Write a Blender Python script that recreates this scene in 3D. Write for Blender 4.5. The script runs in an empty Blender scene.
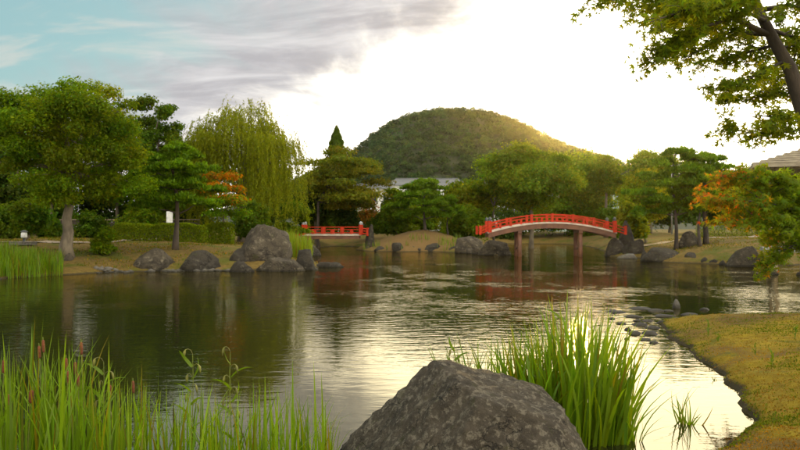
import bpy, bmesh, math, random
import numpy as np
from mathutils import Vector, Matrix, noise

S = bpy.context.scene
COL = S.collection
R = math.radians

# ------------------------------------------------------------------ camera
CAM_Z, F, HZ = 2.0, 778.0, 228.0            # eye height, focal length in photo pixels, horizon row
cam = bpy.data.cameras.new('camera'); cam.lens = 35.0; cam.sensor_width = 36.0
cam.clip_start = 0.05; cam.clip_end = 9000
cam.dof.use_dof = True; cam.dof.focus_distance = 8.5; cam.dof.aperture_fstop = 4.0
co = bpy.data.objects.new('camera', cam); COL.objects.link(co)
co.location = (0, 0, CAM_Z); co.rotation_euler = (R(90.22), 0, 0)
S.camera = co

def W(px, py, Y):                            # a point of the place, from where the photo shows it and how far off it is
    return Vector(((px - 400) / F * Y, Y, CAM_Z + (HZ - py) / F * Y))

# ------------------------------------------------------------------ node helpers
class NT:
    def __init__(s, tree): s.t = tree; s.n = tree.nodes; s.l = tree.links
    def new(s, typ, **kw):
        n = s.n.new(typ)
        for k, v in kw.items(): setattr(n, k, v)
        return n
    def link(s, a, b): s.l.new(a, b)
    def put(s, sock, v):
        if isinstance(v, bpy.types.NodeSocket): s.l.new(v, sock)
        else: sock.default_value = v
    def math(s, op, a, b=0.0, c=None, clamp=False):
        n = s.new('ShaderNodeMath', operation=op, use_clamp=clamp)
        s.put(n.inputs[0], a); s.put(n.inputs[1], b)
        if c is not None: s.put(n.inputs[2], c)
        return n.outputs[0]
    def mix(s, f, a, b, mode='MIX'):
        n = s.new('ShaderNodeMix', data_type='RGBA', blend_type=mode)
        s.put(n.inputs[0], f); s.put(n.inputs[6], a); s.put(n.inputs[7], b)
        return n.outputs[2]
    def step(s, x, a, b):                    # smooth ramp a -> b
        n = s.new('ShaderNodeMapRange', interpolation_type='SMOOTHSTEP')
        s.put(n.inputs[0], x); n.inputs[1].default_value = a; n.inputs[2].default_value = b
        return n.outputs[0]
    def noise(s, vec, scale, detail=4, rough=0.55, dist=0.0):
        n = s.new('ShaderNodeTexNoise')
        if vec is not None: s.l.new(vec, n.inputs['Vector'])
        n.inputs['Scale'].default_value = scale; n.inputs['Detail'].default_value = detail
        n.inputs['Roughness'].default_value = rough; n.inputs['Distortion'].default_value = dist
        return n.outputs[0]
    def mapping(s, vec, scale=(1, 1, 1), rot=(0, 0, 0), loc=(0, 0, 0)):
        n = s.new('ShaderNodeMapping'); s.l.new(vec, n.inputs[0])
        n.inputs[1].default_value = loc; n.inputs[2].default_value = rot; n.inputs[3].default_value = scale
        return n.outputs[0]
    def dot(s, a, v):
        n = s.new('ShaderNodeVectorMath', operation='DOT_PRODUCT'); s.put(n.inputs[0], a); s.put(n.inputs[1], v)
        return n.outputs['Value']

# ------------------------------------------------------------------ sky
SUN_EL, SUN_AZ = 6.0, 12.9                   # degrees above the horizon, degrees right of the view axis
sd = Vector((math.sin(R(SUN_AZ)) * math.cos(R(SUN_EL)), math.cos(R(SUN_AZ)) * math.cos(R(SUN_EL)), math.sin(R(SUN_EL))))
SKY = 0.10
world = bpy.data.worlds.new('World'); S.world = world; world.use_nodes = True
wt = NT(world.node_tree); wt.n.clear()
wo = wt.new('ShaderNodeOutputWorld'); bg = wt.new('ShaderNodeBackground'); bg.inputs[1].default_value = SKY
wt.link(bg.outputs[0], wo.inputs[0])
sky = wt.new('ShaderNodeTexSky'); sky.sky_type = 'NISHITA'; sky.sun_disc = False
sky.sun_elevation = R(SUN_EL); sky.sun_rotation = R(SUN_AZ); sky.air_density = 1.0; sky.dust_density = 1.0; sky.ozone_density = 2.0
tc = wt.new('ShaderNodeTexCoord'); d = tc.outputs['Generated']
sep = wt.new('ShaderNodeSeparateXYZ'); wt.link(d, sep.inputs[0])
den = wt.math('ADD', wt.math('MAXIMUM', sep.outputs[2], 0.0), 0.16)
cb = wt.new('ShaderNodeCombineXYZ')
wt.put(cb.inputs[0], wt.math('DIVIDE', sep.outputs[0], den)); wt.put(cb.inputs[1], wt.math('DIVIDE', sep.outputs[1], den))
cv = wt.mapping(cb.outputs[0], scale=(1.0, 0.55, 1.0), rot=(0, 0, R(-24)))
n1 = wt.noise(cv, 1.5, 7, 0.58, 0.4)
n2 = wt.noise(wt.mapping(cb.outputs[0], scale=(0.8, 1.9, 1), rot=(0, 0, R(20)), loc=(3, 1, 0)), 2.3, 8, 0.62, 0.7)
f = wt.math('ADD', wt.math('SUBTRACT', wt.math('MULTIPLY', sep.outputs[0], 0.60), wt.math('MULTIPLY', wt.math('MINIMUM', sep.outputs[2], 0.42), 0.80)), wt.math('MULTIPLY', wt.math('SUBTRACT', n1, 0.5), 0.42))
f = wt.math('ADD', f, wt.math('MULTIPLY', wt.step(sep.outputs[1], 0.75, -0.2), 0.45))  # unseen cloud deck behind and overhead, added for light from the camera side
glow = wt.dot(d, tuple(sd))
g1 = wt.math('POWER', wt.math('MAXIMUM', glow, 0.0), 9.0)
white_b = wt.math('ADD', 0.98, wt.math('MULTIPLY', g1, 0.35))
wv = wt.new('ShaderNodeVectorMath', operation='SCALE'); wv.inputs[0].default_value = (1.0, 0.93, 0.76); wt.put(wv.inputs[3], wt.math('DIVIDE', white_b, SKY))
grey = wt.mix(wt.step(n2, 0.35, 0.72), (0.165 / SKY, 0.164 / SKY, 0.176 / SKY, 1), (0.27 / SKY, 0.268 / SKY, 0.272 / SKY, 1))
blue = wt.mix(0.80, sky.outputs[0], (0.095 / SKY, 0.172 / SKY, 0.172 / SKY, 1))
streak = wt.step(n2, 0.46, 0.66)
blue = wt.mix(wt.math('MULTIPLY', streak, 0.7), blue, (0.225 / SKY, 0.235 / SKY, 0.22 / SKY, 1))
c1 = wt.mix(wt.step(f, -0.405, -0.285), blue, grey)
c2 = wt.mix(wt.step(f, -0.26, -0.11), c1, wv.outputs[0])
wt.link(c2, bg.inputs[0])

# ------------------------------------------------------------------ sun
sl = bpy.data.lights.new('sun', 'SUN'); sl.energy = 2.6; sl.angle = R(3.0); sl.color = (1.0, 0.60, 0.13)
so = bpy.data.objects.new('sun', sl); COL.objects.link(so)
so.rotation_euler = (-sd).to_track_quat('-Z', 'Y').to_euler()
so.location = sd * 400

S.view_settings.view_transform = 'Standard'; S.view_settings.look = 'None'
S.view_settings.exposure = 1.55; S.view_settings.gamma = 1.0; S.view_settings.use_curve_mapping = False

# ------------------------------------------------------------------ mesh helpers
def tagit(o, label=None, cat=None, group=None, kind=None):
    if label: o['label'] = label
    if cat: o['category'] = cat
    if group: o['group'] = group
    if kind: o['kind'] = kind
    return o
def link(name, me, mat=None, parent=None, loc=None, smooth=False):
    o = bpy.data.objects.new(name, me); COL.objects.link(o)
    if me is not None and mat is not None and not me.materials: me.materials.append(mat)
    if parent is not None: o.parent = parent
    if loc is not None: o.location = loc
    if smooth and me is not None:
        me.polygons.foreach_set('use_smooth', [True] * len(me.polygons))
    return o
def empty(name, loc, label, cat, group=None, rz=0.0):
    o = bpy.data.objects.new(name, None); COL.objects.link(o); o.location = loc; o.rotation_euler.z = rz
    o.empty_display_size = 0.2
    return tagit(o, label, cat, group)
class MB:
    def __init__(s): s.v = []; s.f = []
    def add(s, v, f):
        k = len(s.v); s.v += [tuple(p) for p in v]; s.f += [tuple(i + k for i in q) for q in f]
    def box(s, c, sz, m=None):
        x, y, z = sz[0] / 2, sz[1] / 2, sz[2] / 2
        v = [Vector((a * x, b * y, e * z)) for a in (-1, 1) for b in (-1, 1) for e in (-1, 1)]
        if m is not None: v = [m @ p for p in v]
        v = [p + Vector(c) for p in v]
        s.add(v, [(0, 1, 3, 2), (4, 6, 7, 5), (0, 4, 5, 1), (2, 3, 7, 6), (0, 2, 6, 4), (1, 5, 7, 3)])
        return s
    def tube(s, pts, rad, n=7, cap=True):
        pts = [Vector(p) for p in pts]; vs = []; fs = []
        for i, p in enumerate(pts):
            t = (pts[min(i + 1, len(pts) - 1)] - pts[max(i - 1, 0)]).normalized()
            a = t.cross(Vector((0, 1, 0.3)))
            if a.length < 0.1: a = t.cross(Vector((1, 0, 0)))
            a.normalize(); b = t.cross(a)
            for k in range(n):
                q = 2 * math.pi * k / n
                vs.append(p + (a * math.cos(q) + b * math.sin(q)) * rad[i])
        for i in range(len(pts) - 1):
            for k in range(n):
                k2 = (k + 1) % n
                fs.append((i * n + k, i * n + k2, (i + 1) * n + k2, (i + 1) * n + k))
        if cap:
            fs.append(tuple(range(n))[::-1]); fs.append(tuple((len(pts) - 1) * n + k for k in range(n)))
        s.add(vs, fs); return s
    def lathe(s, prof, c=(0, 0, 0), n=12):
        vs = []; fs = []
        for r, z in prof:
            for k in range(n):
                q = 2 * math.pi * k / n; vs.append((c[0] + r * math.cos(q), c[1] + r * math.sin(q), c[2] + z))
        for i in range(len(prof) - 1):
            for k in range(n):
                k2 = (k + 1) % n; fs.append((i * n + k, i * n + k2, (i + 1) * n + k2, (i + 1) * n + k))
        fs.append(tuple(range(n))[::-1]); fs.append(tuple((len(prof) - 1) * n + k for k in range(n)))
        s.add(vs, fs); return s
    def mesh(s, name):
        me = bpy.data.meshes.new(name); me.from_pydata(s.v, [], s.f); me.update(); return me
    def build(s, name, mat, parent=None, loc=None, smooth=False):
        return link(name, s.mesh(name), mat, parent, loc, smooth)

def np_mesh(name, verts, faces, tint=None):            # faces: (n,k) array of one polygon size
    me = bpy.data.meshes.new(name)
    n, k = faces.shape
    me.vertices.add(len(verts)); me.vertices.foreach_set('co', np.ascontiguousarray(verts, dtype=np.float32).ravel())
    me.loops.add(n * k); me.loops.foreach_set('vertex_index', np.ascontiguousarray(faces, dtype=np.int32).ravel())
    me.polygons.add(n); me.polygons.foreach_set('loop_start', np.arange(0, n * k, k, dtype=np.int32))
    me.polygons.foreach_set('loop_total', np.full(n, k, dtype=np.int32))
    me.update(calc_edges=True)
    if tint is not None:
        at = me.attributes.new('tint', 'FLOAT_COLOR', 'POINT')
        c = np.ones((len(verts), 4), dtype=np.float32); c[:, :3] = tint
        at.data.foreach_set('color', c.ravel())
    return me

def unit(a): return a / np.maximum(np.linalg.norm(a, axis=1, keepdims=True), 1e-6)

def leaves_mesh(name, pos, nrm, length, width, tint, rng, axis=None, fold=0.12):
    n = len(pos); nrm = unit(nrm)
    ax = rng.normal(size=(n, 3)) if axis is None else axis
    ax = unit(ax - nrm * np.sum(ax * nrm, axis=1, keepdims=True))
    b = np.cross(nrm, ax)
    L = np.asarray(length).reshape(-1, 1) * np.ones((n, 1)); Wd = np.asarray(width).reshape(-1, 1) * np.ones((n, 1))
    v = np.empty((n, 4, 3))
    v[:, 0] = pos - ax * L / 2
    v[:, 1] = pos + b * Wd / 2 + nrm * Wd * fold
    v[:, 2] = pos + ax * L / 2 - nrm * L * fold
    v[:, 3] = pos - b * Wd / 2 + nrm * Wd * fold
    fcs = np.arange(n * 4).reshape(n, 4)
    return np_mesh(name, v.reshape(-1, 3), fcs, np.repeat(tint, 4, axis=0))

# ------------------------------------------------------------------ materials
MATS = {}
def base_mat(name):
    m = bpy.data.materials.new(name); m.use_nodes = True; t = NT(m.node_tree); t.n.clear()
    out = t.new('ShaderNodeOutputMaterial'); MATS[name] = m
    return m, t, out
def leaf_mat(name, col, trans=0.45, tcol=None, gloss=0.007):
    m, t, out = base_mat(name)
    at = t.new('ShaderNodeAttribute', attribute_name='tint')
    c = t.mix(1.0, (*col, 1), at.outputs[0], 'MULTIPLY')
    tcl = t.mix(1.0, (*(tcol or [x * 1.7 for x in col]), 1), at.outputs[0], 'MULTIPLY')
    df = t.new('ShaderNodeBsdfDiffuse'); t.link(c, df.inputs[0])
    tr = t.new('ShaderNodeBsdfTranslucent'); t.link(tcl, tr.inputs[0])
    mx = t.new('ShaderNodeMixShader'); mx.inputs[0].default_value = trans; t.link(df.outputs[0], mx.inputs[1]); t.link(tr.outputs[0], mx.inputs[2])
    gl = t.new('ShaderNodeBsdfGlossy'); gl.inputs['Roughness'].default_value = 0.45; gl.inputs[0].default_value = (0.8, 0.85, 0.7, 1)
    m2 = t.new('ShaderNodeMixShader'); m2.inputs[0].default_value = gloss; t.link(mx.outputs[0], m2.inputs[1]); t.link(gl.outputs[0], m2.inputs[2])
    t.link(m2.outputs[0], out.inputs[0])
    return m
def solid_mat(name, col, col2=None, scale=4.0, rough=0.7, bump=0.3, bscale=None, detail=6, stretch=(1, 1, 1), lo=0.35, hi=0.65, bdist=0.02, spec=0.4):
    m, t, out = base_mat(name)
    tcn = t.new('ShaderNodeTexCoord'); v = t.mapping(tcn.outputs['Object'], scale=stretch)
    n = t.noise(v, scale, detail, 0.6)
    p = t.new('ShaderNodeBsdfPrincipled'); p.inputs['Roughness'].default_value = rough; p.inputs['Specular IOR Level'].default_value = spec
    c2 = col2 or [x * 0.7 for x in col]
    t.link(t.mix(t.step(n, lo, hi), (*c2, 1), (*col, 1)), p.inputs['Base Color'])
    if bump:
        bp = t.new('ShaderNodeBump'); bp.inputs['Strength'].default_value = bump; bp.inputs['Distance'].default_value = bdist
        t.link(t.noise(v, bscale or scale * 4, 6, 0.65), bp.inputs['Height']); t.link(bp.outputs[0], p.inputs['Normal'])
    t.link(p.outputs[0], out.inputs[0])
    return m

LM = {
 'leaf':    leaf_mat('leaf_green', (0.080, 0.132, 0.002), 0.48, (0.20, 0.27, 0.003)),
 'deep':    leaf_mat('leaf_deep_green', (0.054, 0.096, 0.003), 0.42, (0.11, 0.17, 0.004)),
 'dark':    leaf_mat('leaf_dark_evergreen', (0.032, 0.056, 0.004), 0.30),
 'willow':  leaf_mat('leaf_willow', (0.140, 0.166, 0.005), 0.5, (0.30, 0.32, 0.008)),
 'pine':    leaf_mat('pine_needle', (0.072, 0.138, 0.003), 0.42, (0.15, 0.25, 0.004)),
 'yellow':  leaf_mat('leaf_yellow_green', (0.110, 0.145, 0.002), 0.5, (0.26, 0.29, 0.004)),
 'rusty':   leaf_mat('leaf_russet_green', (0.098, 0.112, 0.005), 0.45, (0.20, 0.20, 0.006)),
 'orange':  leaf_mat('leaf_orange', (0.240, 0.090, 0.006), 0.5),
 'maple':   leaf_mat('leaf_maple', (0.095, 0.125, 0.003), 0.55, (0.26, 0.28, 0.006)),
 'maple_near': leaf_mat('leaf_maple_near', (0.088, 0.125, 0.003), 0.55, (0.22, 0.26, 0.005)),
 'blade':   leaf_mat('reed_blade', (0.098, 0.172, 0.003), 0.5, (0.20, 0.31, 0.004), 0.02),
 'hedge':   leaf_mat('hedge_leaf', (0.120, 0.160, 0.003), 0.40),
 'hill':    leaf_mat('hill_forest_leaf', (0.033, 0.056, 0.011), 0.25),
 'grass':   leaf_mat('short_grass', (0.180, 0.140, 0.006), 0.4),
}
STEM = solid_mat('green_stem', (0.14, 0.18, 0.015), (0.10, 0.12, 0.012), 8, 0.6, 0.0)
POD = solid_mat('seed_pod', (0.17, 0.17, 0.03), (0.10, 0.10, 0.02), 14, 0.6, 0.0)
BARK = solid_mat('bark', (0.15, 0.122, 0.086), (0.07, 0.056, 0.04), 3.0, 0.9, 0.8, 9, stretch=(1, 1, 0.35), bdist=0.05)
BARKD = solid_mat('bark_dark', (0.075, 0.055, 0.04), (0.03, 0.024, 0.02), 3.0, 0.9, 0.8, 9, stretch=(1, 1, 0.35), bdist=0.05)
RED = solid_mat('vermilion_paint', (0.44, 0.028, 0.004), (0.27, 0.018, 0.003), 3.5, 0.6, 0.05, spec=0.2)
GIRD = solid_mat('brown_girder_paint', (0.145, 0.060, 0.032), (0.09, 0.038, 0.022), 1.5, 0.6, 0.1)
DECKE = solid_mat('weathered_deck_edge', (0.50, 0.42, 0.36), (0.36, 0.30, 0.26), 2.0, 0.8, 0.2)
CAP = solid_mat('dark_bronze', (0.07, 0.075, 0.08), (0.04, 0.045, 0.05), 5, 0.4, 0.1)
CAPL = solid_mat('grey_bronze', (0.30, 0.31, 0.32), (0.2, 0.21, 0.22), 5, 0.4, 0.1)
WHITE = solid_mat('white_wall', (0.72, 0.73, 0.72), (0.62, 0.63, 0.62), 0.4, 0.8, 0.05)
TEAL = solid_mat('pale_teal_wall', (0.40, 0.50, 0.45), (0.33, 0.42, 0.38), 0.4, 0.8, 0.05)
ROOFM = solid_mat('grey_roof', (0.115, 0.12, 0.125), (0.08, 0.083, 0.09), 0.8, 0.6, 0.3, stretch=(0.3, 3, 1))
GLASS = solid_mat('window_glass', (0.03, 0.04, 0.045), (0.02, 0.025, 0.03), 1.0, 0.08, 0.0, spec=0.6)
TRIM = solid_mat('window_frame_grey', (0.35, 0.36, 0.36), None, 1, 0.6, 0.0)
WOOD = solid_mat('grey_timber', (0.30, 0.24, 0.17), (0.17, 0.13, 0.09), 2.0, 0.8, 0.4, stretch=(4, 4, 0.5))
FENCE = solid_mat('dark_fence_wood', (0.070, 0.055, 0.040), (0.04, 0.032, 0.026), 2.0, 0.85, 0.3)
THATCH = solid_mat('roof_shingle', (0.30, 0.26, 0.19), (0.20, 0.17, 0.13), 3.0, 0.9, 0.5, stretch=(1, 1, 5))
DECKL = solid_mat('pale_deck_boards', (0.30, 0.30, 0.28), (0.22, 0.22, 0.21), 2.0, 0.7, 0.2)
CATTAIL = solid_mat('cattail_brown', (0.15, 0.045, 0.016), (0.10, 0.03, 0.012), 60, 0.95, 0.4, 200, bdist=0.002)
LAMPW = solid_mat('lamp_white', (0.75, 0.76, 0.76), None, 3, 0.4, 0.0)

def rock_mat(name, a, b, lichen, scale, lsc, lthr=0.60, bstr=0.9, bdist=0.05):
    m, t, out = base_mat(name)
    tcn = t.new('ShaderNodeTexCoord'); v = tcn.outputs['Object']
    n = t.noise(v, scale, 9, 0.72, 0.1); c = t.mix(t.step(n, 0.3, 0.7), (*a, 1), (*b, 1))
    l1 = t.noise(v, lsc, 9, 0.78, 0.12)
    c = t.mix(t.math('MULTIPLY', t.step(l1, lthr - 0.05, lthr + 0.05), 0.9), c, (*lichen, 1))
    mo = t.noise(t.mapping(v, loc=(2, 9, 4)), lsc * 0.45, 7, 0.7); c = t.mix(t.math('MULTIPLY', t.step(mo, 0.55, 0.66), 0.5), c, (0.060, 0.062, 0.018, 1))
    wz = t.new('ShaderNodeSeparateXYZ'); gp = t.new('ShaderNodeNewGeometry'); t.link(gp.outputs['Position'], wz.inputs[0]); wet = t.step(t.math('ADD', wz.outputs[2], t.math('MULTIPLY', n, 0.12)), 0.19, 0.09); c = t.mix(t.math('MULTIPLY', wet, 0.7), c, (0.012, 0.011, 0.007, 1))
    l2 = t.noise(t.mapping(v, loc=(5, 2, 1)), lsc * 3.1, 6, 0.7); c = t.mix(t.math('MULTIPLY', t.step(l2, 0.58, 0.72), 0.6), c, (a[0] * .35, a[1] * .35, a[2] * .35, 1))
    nz = t.new('ShaderNodeTexNoise'); t.link(v, nz.inputs['Vector']); nz.inputs['Scale'].default_value = scale * 0.7; nz.inputs['Detail'].default_value = 6
    wv_ = t.new('ShaderNodeVectorMath', operation='MULTIPLY_ADD'); t.link(nz.outputs['Color'], wv_.inputs[0]); wv_.inputs[1].default_value = (3.2 / scale,) * 3; t.link(v, wv_.inputs[2])
    vc = t.new('ShaderNodeTexVoronoi', feature='DISTANCE_TO_EDGE'); t.link(wv_.outputs[0], vc.inputs['Vector']); vc.inputs['Scale'].default_value = scale * 0.45
    crk = t.math('MULTIPLY', t.step(vc.outputs[0], 0.022, 0.0), t.step(t.noise(v, scale * 0.4, 3), 0.42, 0.58)); c = t.mix(t.math('MULTIPLY', crk, 0.8), c, (0.010, 0.008, 0.006, 1))
    p = t.new('ShaderNodeBsdfPrincipled'); p.inputs['Roughness'].default_value = 0.88; p.inputs['Specular IOR Level'].default_value = 0.3
    t.link(c, p.inputs['Base Color'])
    vo = t.new('ShaderNodeTexVoronoi', feature='DISTANCE_TO_EDGE'); t.link(t.mapping(v, scale=(1, 1, 1.4)), vo.inputs['Vector']); vo.inputs['Scale'].default_value = scale * 1.1
    h = t.math('ADD', t.noise(v, scale * 4, 9, 0.72), t.math('ADD', t.math('MULTIPLY', t.step(vo.outputs[0], 0.0, 0.10), 0.06), t.math('MULTIPLY', crk, -0.5)))
    bp = t.new('ShaderNodeBump'); bp.inputs['Strength'].default_value = bstr; bp.inputs['Distance'].default_value = bdist
    t.link(h, bp.inputs['Height']); t.link(bp.outputs[0], p.inputs['Normal']); t.link(p.outputs[0], out.inputs[0])
    return m
ROCK_NEAR = rock_mat('boulder_near', (0.100, 0.082, 0.060), (0.042, 0.034, 0.025), (0.215, 0.19, 0.145), 6.0, 16.0, 0.545, 1.0, 0.09)
ROCK = rock_mat('shore_rock', (0.088, 0.072, 0.050), (0.030, 0.024, 0.018), (0.175, 0.150, 0.108), 2.0, 3.0, 0.58, 1.0, 0.16)
ROCKD = rock_mat('dark_rock', (0.052, 0.044, 0.033), (0.025, 0.021, 0.017), (0.11, 0.097, 0.072), 2.2, 3.2, 0.60, 1.0, 0.16)
STONE = rock_mat('flat_stone', (0.125, 0.115, 0.10), (0.07, 0.063, 0.054), (0.20, 0.185, 0.155), 4, 8, 0.6, 0.6, 0.03)

# ------------------------------------------------------------------ terrain
POND = [(-34, 24), (-22, 28.5), (-15.7, 30.8), (-14.2, 33.3), (-12.6, 35.4), (-8.1, 36.6), (-4.7, 37.2), (-4.1, 39.5), (-5.0, 46), (-7.2, 57),
        (-8.5, 68), (-8.8, 78), (-7, 86), (-4, 82), (-3.9, 71), (-2.6, 67.0), (0.4, 65.5), (2.6, 66.0), (4.9, 62), (6.5, 57.5), (7.0, 54.6),
        (7.5, 58), (8.3, 66), (9, 80), (10.5, 97), (15, 99), (20, 97), (21, 88), (19, 76), (17.6, 66), (15.2, 57.5), (14.4, 53.6), (16.0, 51), (14.7, 46), (16.6, 44),
        (17.8, 42), (18.7, 40), (22, 42.5), (32, 45), (40, 38), (40, 23), (22, 18.4), (12, 17.4), (8.7, 17.0), (6.6, 16.9), (5.55, 16.5), (5.2, 15.5),
        (4.75, 12.75), (4.42, 11), (4.06, 9.3), (3.78, 8.3), (3.50, 7.7), (3.0, 7.0), (2.0, 6.3), (0.5, 5.6), (-1.5, 5.0), (-5, 4.9), (-12, 5.4), (-34, 6.5)]
def pond_sd(x, y):                           # > 0 on land
    P = np.array(POND); Q = np.roll(P, -1, axis=0)
    best = np.full(x.shape, 1e9); ins = np.zeros(x.shape, bool)
    for (ax, ay), (bx, by) in zip(P, Q):
        dx, dy = bx - ax, by - ay
        tt = np.clip(((x - ax) * dx + (y - ay) * dy) / (dx * dx + dy * dy), 0, 1)
        best = np.minimum(best, (x - ax - tt * dx) ** 2 + (y - ay - tt * dy) ** 2)
        c = ((ay > y) != (by > y)); xi = ax + (y - ay) / (dy if abs(dy) > 1e-9 else 1e-9) * dx
        ins ^= c & (x < xi)
    return np.where(ins, -1, 1) * np.sqrt(best)
def wob(x, y, s):
    return (np.sin(x * s * 1.3 + 1.7 * np.sin(y * s * 0.9 + 1)) * np.sin(y * s * 1.1 + 1.3 * np.sin(x * s * 0.7 + 2))
            + 0.5 * np.sin(x * s * 2.9 + y * s * 1.7 + 0.4) * np.sin(y * s * 3.1 - x * s * 1.1) + 0.25 * np.sin(x * s * 6.1 - y * s * 4.7) * np.sin(y * s * 7.3 + x * s * 2.2))
def sstep(a, b, x):
    t = np.clip((x - a) / (b - a), 0, 1); return t * t * (3 - 2 * t)
def height(x, y):
    x = np.asarray(x, float); y = np.asarray(y, float)
    far = sstep(18, 30, y)
    s = pond_sd(x, y) + wob(x, y, 1.5) * (0.09 + 0.16 * far)
    hm = 0.30 + 0.85 * far; k = 1.1 + 2.9 * far
    land = 0.02 + 0.045 * (1 - np.exp(-np.maximum(s, 0) / 0.2)) + hm * (1 - np.exp(-np.maximum(s, 0) / k)) + 0.02 * np.minimum(np.maximum(s, 0), 8) * far
    land = land + wob(x + 5, y, 2.6) * 0.022 * (1 + far) + wob(x, y + 3, 7.0) * 0.010
    land = land + 0.75 * np.exp(-((x - 1.8) / 3.6) ** 2 - ((y - 72.5) / 4.2) ** 2)
    bed = -0.02 - 0.7 * (1 - np.exp(np.minimum(s, 0) / 0.8))
    return np.where(s > 0, land, bed)
def gz(x, y): return float(height(np.array([x]), np.array([y]))[0])

def grid_lines():
    def seg(a, b, st): return list(np.arange(a, b, st))
    xs = seg(-900, -500, 200) + seg(-500, -100, 50) + seg(-100, -40, 6) + seg(-40, -22, 1.2) + seg(-22, -1, 0.42) + seg(-1, 10, 0.14) + seg(10, 24, 0.42) + seg(24, 42, 1.2) + seg(42, 100, 6) + seg(100, 500, 50) + seg(500, 901, 200)
    ys = seg(-60, -6, 6) + seg(-6, 4, 1.0) + seg(4, 19, 0.14) + seg(19, 28, 0.8) + seg(28, 48, 0.32) + seg(48, 100, 0.6) + seg(100, 140, 4) + seg(140, 500, 40) + seg(500, 1301, 200)
    return np.array(xs), np.array(ys)
gx, gy = grid_lines(); GX, GY = np.meshgrid(gx, gy)
GZ = height(GX, GY)
nx, ny = len(gx), len(gy)
ii = (np.arange(ny - 1)[:, None] * nx + np.arange(nx - 1)[None, :]).ravel()
gme = np_mesh('ground', np.stack([GX.ravel(), GY.ravel(), GZ.ravel()], 1), np.stack([ii, ii + 1, ii + nx + 1, ii + nx], 1))
def ground_material():
    m, t, out = base_mat('pond_bank_ground')
    g = t.new('ShaderNodeNewGeometry'); v = g.outputs['Position']
    sp = t.new('ShaderNodeSeparateXYZ'); t.link(v, sp.inputs[0])
    a = t.noise(v, 1.1, 7, 0.65, 0.5); b = t.noise(v, 6.0, 7, 0.7, 0.3); c_ = t.noise(t.mapping(v, loc=(7, 3, 0)), 0.55, 6, 0.6)
    moss = t.mix(t.step(b, 0.30, 0.70), (0.165, 0.110, 0.006, 1), (0.275, 0.200, 0.010, 1))
    moss = t.mix(t.math('MULTIPLY', t.step(a, 0.55, 0.67), 0.8), moss, (0.085, 0.100, 0.010, 1))
    moss = t.mix(t.math('MULTIPLY', t.step(c_, 0.50, 0.62), 0.8), moss, (0.115, 0.070, 0.022, 1))
    farc = t.mix(t.step(b, 0.3, 0.7), (0.090, 0.060, 0.016, 1), (0.150, 0.102, 0.026, 1))
    farc = t.mix(t.math('MULTIPLY', t.step(c_, 0.49, 0.61), 0.8), farc, (0.064, 0.078, 0.007, 1))
    col = t.mix(t.step(sp.outputs[1], 19, 30), moss, farc)
    mdx = t.math('POWER', t.math('DIVIDE', t.math('SUBTRACT', sp.outputs[0], 1.8), 5.5), 2.0); mdy = t.math('POWER', t.math('DIVIDE', t.math('SUBTRACT', sp.outputs[1], 71.0), 6.5), 2.0)
    soil = t.step(t.math('ADD', t.math('ADD', mdx, mdy), t.math('MULTIPLY', t.math('SUBTRACT', a, 0.5), 0.8)), 1.1, 0.6)
    col = t.mix(t.math('MULTIPLY', soil, 0.85), col, (0.135, 0.082, 0.032, 1))
    mud = t.step(t.math('ADD', sp.outputs[2], t.math('MULTIPLY', t.math('SUBTRACT', b, 0.5), 0.08)), 0.075, 0.03)
    col = t.mix(mud, col, (0.045, 0.036, 0.018, 1))
    p = t.new('ShaderNodeBsdfPrincipled'); p.inputs['Roughness'].default_value = 0.95; p.inputs['Specular IOR Level'].default_value = 0.15
    t.link(col, p.inputs['Base Color'])
    bp = t.new('ShaderNodeBump'); bp.inputs['Strength'].default_value = 0.8; bp.inputs['Distance'].default_value = 0.06
    t.link(t.noise(v, 14, 8, 0.75), bp.inputs['Height']); t.link(bp.outputs[0], p.inputs['Normal']); t.link(p.outputs[0], out.inputs[0])
    return m
tagit(link('ground', gme, ground_material(), smooth=True), kind='structure')

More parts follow.
